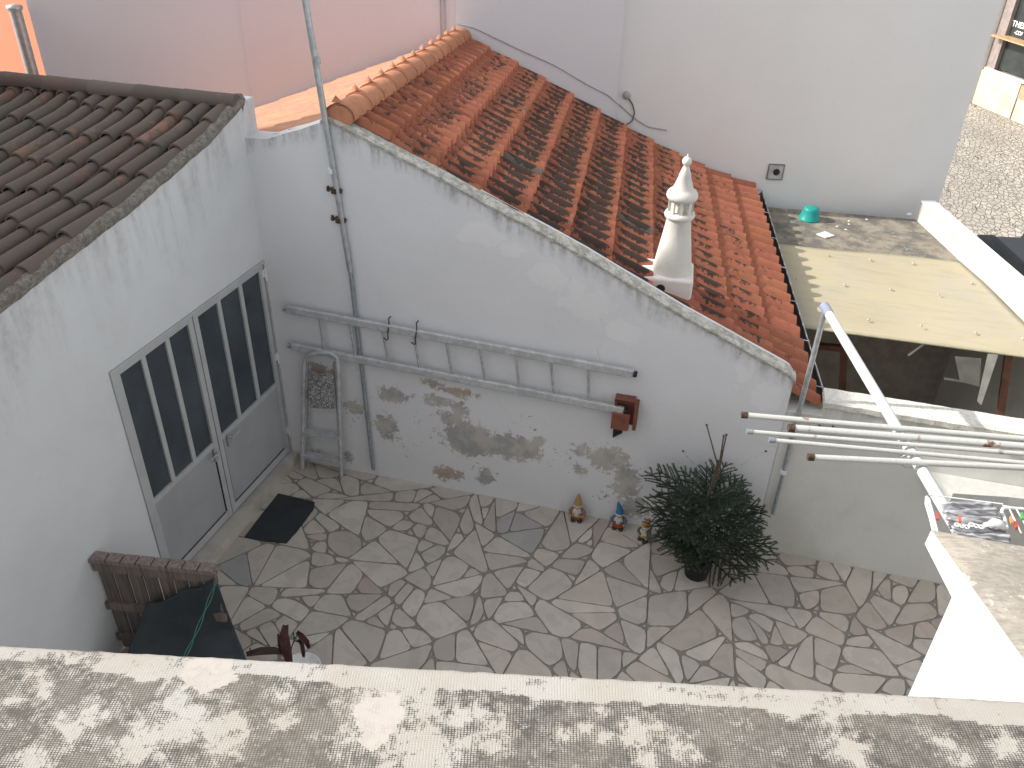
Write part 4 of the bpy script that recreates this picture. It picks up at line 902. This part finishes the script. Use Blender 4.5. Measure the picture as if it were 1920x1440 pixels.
# ================================================================== terracotta bracket
tb_ = empty('terracotta_box', tuple(FWl.P(3.3, -.1, 1.1)), 'broken terracotta box fixed to the gable wall at the right end of the ladder', 'wall box')
m_terr = plain('terracotta_brick', (.22, .085, .06), .8, 0, .15, 14, .3); 
A_ = FWl.px(1153, 748, -.1); B_ = FWl.px(1191, 808, -.1)
ux0, ux1, zz0, zz1 = A_[0], B_[0], B_[2], A_[2]
mb = MB(); mb.box(FWl, ux0, ux1, -.10, -.08, zz1-.03, zz1); mb.box(FWl, ux1-.03, ux1, -.1, .01, zz0, zz1-.031); mb.box(FWl, ux0, ux1-.031, -.1, .01, zz1-.029, zz1-.002); mb.box(FWl, ux0, ux0+.02, -.08, .01, zz0+.03, zz1-.031); mb.box(FWl, ux0+.02, ux1-.031, -.02, .01, zz0, zz1-.031); mb.build('box_shell', m_terr, tb_)
mb = MB()
for i in range(8):
    u = ux0-.01+(ux1-.06-ux0)*i/8; mb.box(FWl, u, u+(ux1-.06-ux0)/8*.8, -.115, -.095, zz0-.01, zz0+.16-.004*i)
mb.box(FWl, ux0-.008, ux1-.062, -.108, -.09, zz0-.005, zz0+.155); mb.build('ribbed_front', plain('terracotta_ribbed', (.27, .1, .07), .8), tb_)
mb = MB(); P = [FWl.P(ux0+.01, -.06, zz0-.015), FWl.P(ux0+.09, -.06, zz0-.015), FWl.P(ux0+.09, -.03, zz0-.1), FWl.P(ux0+.01, -.03, zz0-.17)]; mb.hexa(P+[p+FWl.n*.03 for p in P]); mb.build('dark_hollow', m_dark, tb_)  # dark solid standing in for the shaded hollow under the box
# ================================================================== door mat
mb = MB(); ps = [(459, 1007), (498, 1015), (537, 1019), (548, 1006), (556, 998), (588, 955), (590, 942), (556, 934), (522, 926), (490, 966)]; P = [zp(*p, .012) for p in ps]; mb.prism([(p.x, p.y) for p in P][::-1] if False else [(p.x, p.y) for p in P], .009, .02)
tag(mb.build('door_mat', plain('slate_mat', (.038, .043, .048), .85, 0, .1, 5, .4, 150)), 'dark slate grey rubber mat on the paving before the door', 'mat')
# ================================================================== wooden gate, tarpaulin, rope
G0 = V((-4.235, 3.32, 0)); G1 = V((-3.33, 3.515, 0)); FG = Fr((G0.x, G0.y), math.degrees(math.atan2(G1.y-G0.y, G1.x-G0.x))); GL = (G1-G0).length; GZ = 1.05
gt = empty('wooden_gate', tuple(G0), 'weathered dark plank gate standing against the left house wall', 'gate')
mw = N('weathered_planks'); v = mw.co(scale=(40, 40, 3)); n1 = mw.noise(v, 1, 6, .7); t = mw.attr('tint', 0); c = mw.mix(mw.ramp(n1, .35, .7), (.19, .16, .145), (.10, .085, .078)); c = mw.mix(1.0, c, t, 'MULTIPLY'); mw.col(c); mw.rough(.85); mw.bump(n1, .5, .004)
rg = random.Random(4)
for i in range(8):
    w_ = GL/8; u = i*w_; mb = MB(); g = rg.uniform(.85, 1.2); mb.box(FG, u+.006, u+w_-.013, .0+rg.uniform(0, .004), .022, .04+rg.uniform(0, .02), GZ-.05+rg.uniform(-.01, .015), (g, g, g*.98)); mb.build('plank', mw.m, gt)
for z in (GZ-.09, GZ-.5, .2):
    mb = MB(); mb.box(FG, -.005, GL+.01, -.028, -.002, z-.045, z+.03, (1.15, 1.1, 1.1)); mb.build('rail', mw.m, gt)
mb = MB(); mb.box(FG, -.02, GL+.015, -.03, .05, GZ-.055+.0, GZ-.03, (1.5, 1.42, 1.4)); 
for i in range(8): mb.box(FG, i*GL/8+.0, (i+1)*GL/8-.012, -.032, .052, GZ-.0285, GZ-.008, (1.6, 1.5, 1.5))
mb.build('top_board', mw.m, gt)
# tarp draped towards the viewer
mb = MB(); nu, nv = 30, 36; vs = []
TR = [zp(407, 1078, .98), zp(425, 1140, .6), zp(440, 1180, .38), zp(462, 1228, .2), zp(480, 1290, .06)]
TL = [FG.P(.36, -.05, .66), FG.P(.3, -.12, .5), FG.P(.25, -.22, .34), FG.P(.2, -.36, .18), FG.P(.2, -.6, .05)]
def cur(L, t): x = t*(len(L)-1); i = min(int(x), len(L)-2); return L[i].lerp(L[i+1], x-i)
for i in range(nu+1):
    for k in range(nv+1):
        s_ = i/nu; p = cur(TL, k/nv).lerp(cur(TR, k/nv), s_); p.z += (.03*math.sin(s_*math.pi)+.02*math.sin(s_*14+k*.12))*(.3+k/nv); p.y += -.02+.02*math.cos(s_*11+k*.1)
        if k == 0: p.z = TL[0].z+(TR[0].z-TL[0].z)*s_**1.5+.03*noise.noise(V((s_*6, 0, 0)))
        vs.append(p)
mb.add(vs, [(i*(nv+1)+k, (i+1)*(nv+1)+k, (i+1)*(nv+1)+k+1, i*(nv+1)+k+1) for i in range(nu) for k in range(nv)], None, True)
ob = mb.build('tarpaulin', plain('dark_tarpaulin', (.045, .054, .063), .5, 0, .12, 4, .2)); x = ob.modifiers.new('s', 'SOLIDIFY'); x.thickness = .004
tag(ob, 'dark blue grey tarpaulin sagging from the wooden gate to the floor', 'tarpaulin')
for k_, dx in enumerate((0,)):
    mb = MB(); A_ = zp(403, 1097, .99); B_ = zp(343, 1222, .8); C_ = B_+(B_-A_)*.8
    for o in (0, 1):
        P = []
        for i in range(40):
            t = i/39; p = A_.lerp(C_, t); w_ = .011*abs(math.sin(t*math.pi*5))*(1 if o else -1); P.append(p+V((w_, w_*.3, -.06*math.sin(math.pi*t))))
        mb.tube(P, .0035, 6)
    mb.blob(A_, (.012, .012, .016), 8, 6)
    tag(mb.build('green_rope', plain('green_cord', (.05, .2, .15), .7)), 'twisted green cord tied to the corner of the gate', 'rope')
# ================================================================== withered plant
pp = empty('potted_plant', (-2.78, 3.62, 0), 'withered plant with dark red drooping leaves in a white pot below the parapet', 'plant')
mb = MB(); mb.lathe([(.11, .0), (.14, .2), (.15, .22), (.14, .22), (.13, .2), (0, .19)], (-2.72, 3.5, 0), 24); mb.build('pot', m_white, pp)
m_dleaf = plain('withered_red_leaf', (.085, .035, .038), .7, 0, .2, 20); m_stem = plain('brown_stem', (.08, .055, .045), .8)
def L3(p, z): return zp(*p, z)
def ribbon(name, pts, w_, mat, par):
    b = MB(); vs = []; n = len(pts)
    for i, p in enumerate(pts):
        d = (pts[min(i+1, n-1)]-pts[max(i-1, 0)]).normalized(); s_ = d.cross(ray(960, 720)).normalized(); ww = w_*math.sin(math.pi*(.12+.82*i/(n-1)))**.6; up = d.cross(s_)
        vs += [p-s_*ww+up*.01, p-up*.006, p+s_*ww+up*.012]
    b.add(vs, [(i*3+k, (i+1)*3+k, (i+1)*3+k+1, i*3+k+1) for i in range(n-1) for k in (0, 1)], None, True); o = b.build(name, mat, par); x = o.modifiers.new('s', 'SOLIDIFY'); x.thickness = .003; return o
ribbon('leaf', [L3(p, z) for p, z in [((536, 1172), .62), ((533, 1190), .6), ((536, 1210), .55), ((541, 1232), .45), ((546, 1262), .3)]], .036, m_dleaf, pp)
ribbon('leaf', [L3(p, z) for p, z in [((557, 1184), .55), ((566, 1192), .55), ((575, 1202), .52), ((580, 1215), .45)]], .022, m_dleaf, pp)
ribbon('leaf', [L3(p, z) for p, z in [((560, 1198), .5), ((567, 1208), .5), ((569, 1222), .45), ((570, 1232), .4)]], .015, m_dleaf, pp)
ribbon('leaf', [L3(p, z) for p, z in [((462, 1226), .4), ((490, 1220), .42), ((515, 1219), .42), ((545, 1225), .4)]], .03, m_stem, pp)
ribbon('leaf', [L3(p, z) for p, z in [((522, 1188), .55), ((524, 1205), .5), ((527, 1225), .45)]], .009, m_dleaf, pp)
mb = MB()
for a_ in ([((550, 1185), .55), ((552, 1200), .5), ((546, 1215), .45), ((545, 1250), .25)], [((558, 1188), .55), ((551, 1202), .5), ((562, 1204), .5)], [((519, 1210), .5), ((530, 1215), .45), ((545, 1222), .4)], [((469, 1215), .45), ((467, 1228), .4)]):
    mb.tube([L3(p, z) for p, z in a_], .005, 6)
mb.build('stems', m_stem, pp)
# ================================================================== fir tree in a pot
ft = empty('potted_fir', (-.04, 5.8, 0), 'potted little fir tree with dark green needles against the gable wall', 'tree')
b = MB(); b.lathe([(.1, .0), (.135, .24), (.145, .25), (.13, .25), (.12, .22), (0, .22)], (-.045, 5.72, 0), 20); b.build('pot', m_rubber, ft)
base = V((-.045, 5.72, .22)); topz = V((-.07, 5.74, .92)); rt_ = random.Random(12)
mb = MB(); mb.tube([base, base.lerp(topz, .5)+V((.01, 0, 0)), topz], [.022, .017, .012], 8); mbark = plain('fir_bark', (.13, .1, .07), .9, 0, .2, 30, .4); mb.build('trunk', mbark, ft)
nd = MB(); tw = MB()
def needle_twig(p0, p1, ln=.023, dens=1.2, r=.0055):
    tw.tube([p0, p0.lerp(p1, .5)+V((0, 0, .006)), p1], [r, r*.8, r*.6], 5); d = (p1-p0); L = d.length; d.normalize(); a = d.orthogonal().normalized(); bb_ = d.cross(a)
    n = int(L/.0017*dens)
    for i in range(n):
        t = rt_.random(); th = rt_.uniform(0, 2*math.pi); o = a*math.cos(th)+bb_*math.sin(th)
        if o.z < -.3 and rt_.random() < .6: continue
        q = p0.lerp(p1, t)+V((0, 0, .006*math.sin(math.pi*t))); e = q+(o*.8+d*.65).normalized()*ln*rt_.uniform(.7, 1.15); s_ = d.cross(o).normalized()*.0034
        g = rt_.uniform(.7, 1.25); nd.add([q-s_, q+s_, e], [(0, 1, 2)], (g, g*rt_.uniform(.9, 1.1), g))
        
def branch(p0, az, el, L, tw_n):
    d = V((math.cos(az)*math.cos(el), math.sin(az)*math.cos(el), math.sin(el))); 
    p1 = p0+d*L+V((0, 0, .05*L)); lim = 5.9+(p1.x+4.16)*.07-.02
    if p1.y > lim: p1.y = lim-rt_.uniform(0, .04)
    needle_twig(p0.lerp(p1, .15), p1, .024, 1.3, .008)
    for k in range(tw_n):
        t = .25+.7*(k+.5)/tw_n; 
        for s_ in (-1, 1):
            l2 = L*(1-t)*.75+.05; a2 = az+s_*R_(rt_.uniform(38, 58)); e2 = el+rt_.uniform(-.15, .2)
            q = p0.lerp(p1, t); e = q+V((math.cos(a2)*math.cos(e2), math.sin(a2)*math.cos(e2), math.sin(e2)))*l2
            e.y = min(e.y, 5.9+(e.x+4.16)*.07-.015); needle_twig(q, e, .022, 1.2)
for lev in range(9):
    t = .10+.88*lev/8; z0 = base.lerp(topz, t); nb = 8 if lev < 7 else 6; L = .60-.24*abs(t-.38)*1.2 if t < .8 else .44-.5*(t-.8)
    for k in range(nb):
        az = 2*math.pi*k/nb+lev*.7+rt_.uniform(-.25, .25); fr = max(0, -math.sin(az)); lf = max(0, math.cos(az-R_(205))); L_ = L*(1-.28*fr)*(1-.3*lf*(lev < 4)); branch(z0, az, rt_.uniform(.0, .3)+(.12 if lev > 5 else -.1), L_*rt_.uniform(.68, 1.25), 5 if L > .3 else 4)
# bare leader shoots
bare = MB()
for (p, q, w_) in (((1345, 870), (1325, 797), 5.74), ((1350, 872), (1362, 815), 5.74), ((1349, 870), (1357, 817), 5.74), ((1375, 880), (1436, 846), 5.72), ((1300, 870), (1281, 846), 5.72)):
    A_ = pl(*p, (0, w_, 0), V((0, 1, 0))); B_ = pl(*q, (0, w_, 0), V((0, 1, 0))); A0 = topz if w_ == 5.74 else A_
    bare.tube([A0, A_, A_.lerp(B_, .5), B_], [.009, .008, .006, .006], 6); bare.blob(B_, (.011, .011, .009), 8, 5)
    d = (B_-A_)
    for i in range(26):
        t = rt_.random(); q_ = A_.lerp(B_, t); o = V((rt_.uniform(-1, 1), rt_.uniform(-1, 1), rt_.uniform(-.3, 1))).normalized(); bare.add([q_, q_+V((.002, 0, .003)), q_+o*.013], [(0, 1, 2)])
bare.build('bare_shoots', mbark, ft); tw.build('branches', plain('green_twig', (.05, .06, .04), .9, 0, .2, 30, .3), ft)
mn = N('fir_needles'); t = mn.attr('tint', 0); mn.col(mn.mix(1.0, (.085, .115, .085), t, 'MULTIPLY')); mn.rough(.55); nd.build('crown', mn.m, ft)
# ================================================================== garden gnomes
def gnome(px, hat, hatlean, coat, belt, trous, lab, yaw, sc_=1.0, drop=0.0):
    o = zp(*px, 0); wl = FWl.P((o-FWl.o).dot(FWl.d), -.085, 0); o = V((wl.x, wl.y, 0)) if drop == 0 else V((wl.x, wl.y-drop, 0))
    g = empty('garden_gnome', tuple(o), lab, 'gnome', 'garden gnomes along the wall'); Q = Matrix.Rotation(yaw, 3, 'Z'); S = sc_
    def T(x, y, z): return o+Q@V((x*S, y*S, z*S))
    b = MB()
    for s_ in (-1, 1): b.blob(T(s_*.032, -.02, .018), (.026*S, .04*S, .02*S), 12, 7, Q=Q)
    b.build('boots', plain('gnome_boot', (.06, .045, .04), .6), g)
    b = MB(); b.lathe([(.05*S, .03*S), (.062*S, .04*S), (.066*S, .07*S), (.06*S, .085*S)], T(0, 0, 0), 18, sq=.8); b.build('trousers', plain('gnome_trousers', trous, .6), g)
    b = MB(); b.lathe([(.061*S, .084*S), (.064*S, .09*S), (.06*S, .12*S), (.045*S, .15*S), (.02*S, .165*S)], T(0, 0, 0), 18, sq=.8)
    for s_ in (-1, 1): b.tube([T(s_*.045, 0, .14), T(s_*.072, -.01, .115), T(s_*.062, -.035, .09)], [.018*S, .017*S, .014*S], 8)
    b.build('coat', plain('gnome_coat', coat, .6), g)
    b = MB(); b.lathe([(.063*S, .078*S), (.068*S, .08*S), (.068*S, .092*S), (.063*S, .094*S)], T(0, 0, 0), 18, sq=.82); b.build('belt', plain('gnome_belt', belt, .5), g)
    b = MB(); b.blob(T(0, -.005, .172), (.036*S, .034*S, .034*S), 14, 9, Q=Q); b.blob(T(0, -.042, .17), (.009*S, .01*S, .009*S), 8, 6, Q=Q)
    for s_ in (-1, 1): b.blob(T(s_*.06, -.045, .085), (.012*S, .013*S, .012*S), 8, 6, Q=Q)
    b.build('head_and_hands', plain('gnome_skin', (.5, .3, .22), .5), g)
    b = MB()
    for s_ in (-1, 1): b.blob(T(s_*.013, -.037, .183), (.0045*S, .003*S, .005*S), 8, 6, Q=Q)
    b.build('eyes', m_rubber, g)
    b = MB(); b.blob(T(0, -.03, .135), (.04*S, .022*S, .042*S), 14, 9, Q=Q)
    for k in range(7): x = -.036+.012*k; b.blob(T(x, -.045+abs(x)*.5, .115-.5*(.036-abs(x))), (.011*S, .011*S, .024*S), 8, 6, Q=Q)
    for s_ in (-1, 1): b.blob(T(s_*.014, -.047, .158), (.016*S, .008*S, .007*S), 8, 6, Q=Q)
    b.lathe([(.037*S, .182*S), (.041*S, .187*S), (.041*S, .2*S), (.036*S, .204*S)], T(0, -.002, 0), 16); b.build('beard_and_brim', plain('gnome_beard', (.62, .6, .55), .8, 0, .1, 40, .5), g)
    b = MB(); P = [T(0, 0, .195), T(0, .002, .225), T(hatlean*.3, .004, .26), T(hatlean*.7, .006, .295), T(hatlean, .006, .325)]; b.tube(P, [.041*S, .036*S, .027*S, .016*S, .004*S], 14); b.build('hat', plain('gnome_hat', hat, .6), g)
gnome((1083, 968), (.42, .26, .09), 0, (.3, .17, .12), (.35, .4, .12), (.3, .06, .04), 'garden gnome with tall mustard yellow hat, leftmost of the three by the wall', .1, 1.0)
gnome((1161, 978), (.04, .16, .3), -.03, (.1, .15, .2), (.35, .07, .03), (.4, .09, .04), 'garden gnome with bent blue hat and orange red trousers', .05, .97)
gnome((1211, 1000), (.45, .2, .04), .03, (.08, .12, .07), (.5, .32, .1), (.1, .05, .04), 'garden gnome with orange hat half hidden by the fir tree', -.55, .9, .1)
# ================================================================== drying frame
post_t = FWl.P(*FWl.px(1548, 578, -.03)); pb = V((post_t.x, post_t.y, .47)); hz = post_t.z
pr_ = empty('drying_frame', tuple(pb), 'white steel pipe clothes drying frame above the courtyard', 'drying frame')
mb = MB(); mb.tube([V((pb.x, pb.y, .95)), post_t], .022, 12); mb.build('post', m_galv, pr_)
mb = MB(); mb.tube([pb, V((pb.x, pb.y, .96))], .016, 10); mb.build('lower_post', m_galvd, pr_)
mb = MB(); mb.tube([V((pb.x, pb.y, .94)), V((pb.x, pb.y, .98))], .027, 12); mb.build('post_collar', m_white, pr_)
be = zp(1785, 990, hz-.03); bdv = (V((be.x, be.y, hz))-post_t); bend = post_t+bdv.normalized()*(bdv.length+2.2)
mb = MB(); mb.tube([post_t-bdv.normalized()*.03+V((0, 0, -.0)), V((be.x, be.y, hz)), bend], .033, 14); mb.build('beam', m_beam, pr_)
mb = MB(); mb.tube([post_t-bdv.normalized()*.036, post_t+bdv.normalized()*.1], .036, 14); mb.build('beam_end_sleeve', plain('blue_grey_sleeve', (.27, .3, .4), .5), pr_)
bz = hz+.05
for (pa_, pb_, r, m_) in (((1392, 778), (1920, 823), .018, m_bar), ((1480, 802), (1920, 837), .022, m_bar), ((1402, 809), (1920, 851), .013, m_bar), ((1444, 825), (1920, 868), .013, m_bar), ((1516, 857), (1920, 877), .018, m_bar)):
    A_, B_ = zp(*pa_, bz), zp(*pb_, bz); d = (B_-A_); B2 = A_+d*1.6; b = MB(); b.tube([A_, A_.lerp(B2, .5), B2], r, 12); o = b.build('bar', m_, pr_)
    b = MB(); b.tube([A_-d.normalized()*.006, A_+d.normalized()*.03], r+.0035, 12); b.build('end_fitting', m_rust if r > .015 else m_galvd, o)
for p in ((1697, 838), (1706, 860)):
    q = zp(*p, hz); b = MB(); 
    P = [q+V((.05*math.cos(t*.45), 0, .045*math.sin(t*.45)-.02)) for t in range(14)]; b.tube(P, .004, 6); b.build('wire_tie', m_galv, pr_)
# ================================================================== laundry rack with striped towel
rz = 3.62
rk_ = empty('laundry_rack', tuple(zp(1820, 960, rz)), 'white wire laundry rack hanging behind the bright wall block', 'laundry rack')
def Z(u, v, z=rz): return zp(u, v, z)
b = MB(); b.tube([Z(1738, 932), Z(1737, 945), Z(1746, 975), Z(1754, 1010)], .006, 8); b.tube([Z(1741, 935), Z(1749, 965), Z(1760, 1010)], .006, 8); b.build('side_tube', m_white, rk_)
b = MB(); b.tube([Z(1888, 990), Z(1884, 972), Z(1878, 960), Z(1880, 954), Z(1890, 952), Z(1960, 958)], .006, 8); b.build('side_tube', m_white, rk_)
for (pa_, pb_) in (((1742, 928), (1880, 945)), ((1880, 948), (1960, 962)), ((1892, 953), (1915, 1000)), ((1906, 955), (1932, 1000)), ((1860, 950), (1874, 965))):
    b = MB(); b.tube([Z(*pa_), Z(*pb_)], .0028, 6); b.build('wire', m_white, rk_)
tz = rz+.02; mb = MB(); nu, nv = 30, 30; c4 = [Z(1765, 944, tz), Z(1862, 945, tz), Z(1885, 992, tz), Z(1782, 985, tz)]; vs = []
c4 = [c4[0], c4[1], c4[1]+(c4[2]-c4[1])*1.5, c4[0]+(c4[3]-c4[0])*1.5]
for i in range(nu+1):
    for k in range(nv+1):
        p = c4[0].lerp(c4[1], i/nu).lerp(c4[3].lerp(c4[2], i/nu), k/nv); p.z += .012*math.sin(k*.9+i*.1)+.006*noise.noise(p*30); j = len(vs); vs.append(p); mb.uv[j] = (i/nu, k/nv)
mb.add(vs, [(i*(nv+1)+k, i*(nv+1)+k+1, (i+1)*(nv+1)+k+1, (i+1)*(nv+1)+k) for i in range(nu) for k in range(nv)], None, True)
mt = N('striped_towel'); u_, d_ = uvxy(mt); cbn = mt.n('CombineXYZ'); mt.put(cbn.inputs[0], mt.math('MULTIPLY', u_, 2.0)); mt.put(cbn.inputs[1], mt.math('MULTIPLY', d_, 26.0)); k = mt.noise(cbn.outputs[0], 1, 3, .6); mt.col(mt.mix(mt.ramp(k, .4, .6), (.17, .17, .18), (.5, .5, .52))); mt.rough(.95)
ob = mb.build('striped_towel', mt.m); tag(ob, 'grey and white striped towel lying over the laundry rack', 'towel'); x = ob.modifiers.new('s', 'SOLIDIFY'); x.thickness = .006
b = MB(); 
for i in range(9):
    c = Z(1795+i*9, 984+(i % 3)*2, tz+.02); b.tube([c+V((.008*math.cos(t), .008*math.sin(t), 0)) for t in [j*.7 for j in range(10)]], .0028, 6)
b.tube([Z(1850, 984, tz+.02), Z(1862, 980, tz+.04), Z(1875, 983, tz+.03), Z(1884, 990, tz+.02)], [.006, .016, .016, .008], 8)
tag(b.build('white_lace', m_white), 'white lace garment bunched at the front of the rack', 'laundry')
for p, c_, l_ in (((1757, 968), (.6, .1, .08), 'red clothes peg on the left side of the rack'), ((1799, 973), (.6, .16, .1), 'orange red peg on the striped towel'), ((1896, 975), (.7, .28, .12), 'orange peg on the right wires of the rack'), ((1905, 985), (.5, .07, .05), 'dark red peg low on the right wires'), ((1916, 968), (.1, .35, .12), 'green peg at the far right of the rack')):
    b = MB(); q = Z(*p, rz+.05); b.hexa([q+V((x*.004, y*.017, z*.005)) for z in (-1, 1) for x, y in ((-1, -1), (1, -1), (1, 1), (-.6, 1))]); tag(b.build('clothes_peg', plain('peg', c_, .5)), l_, 'peg', 'pegs on the laundry rack')
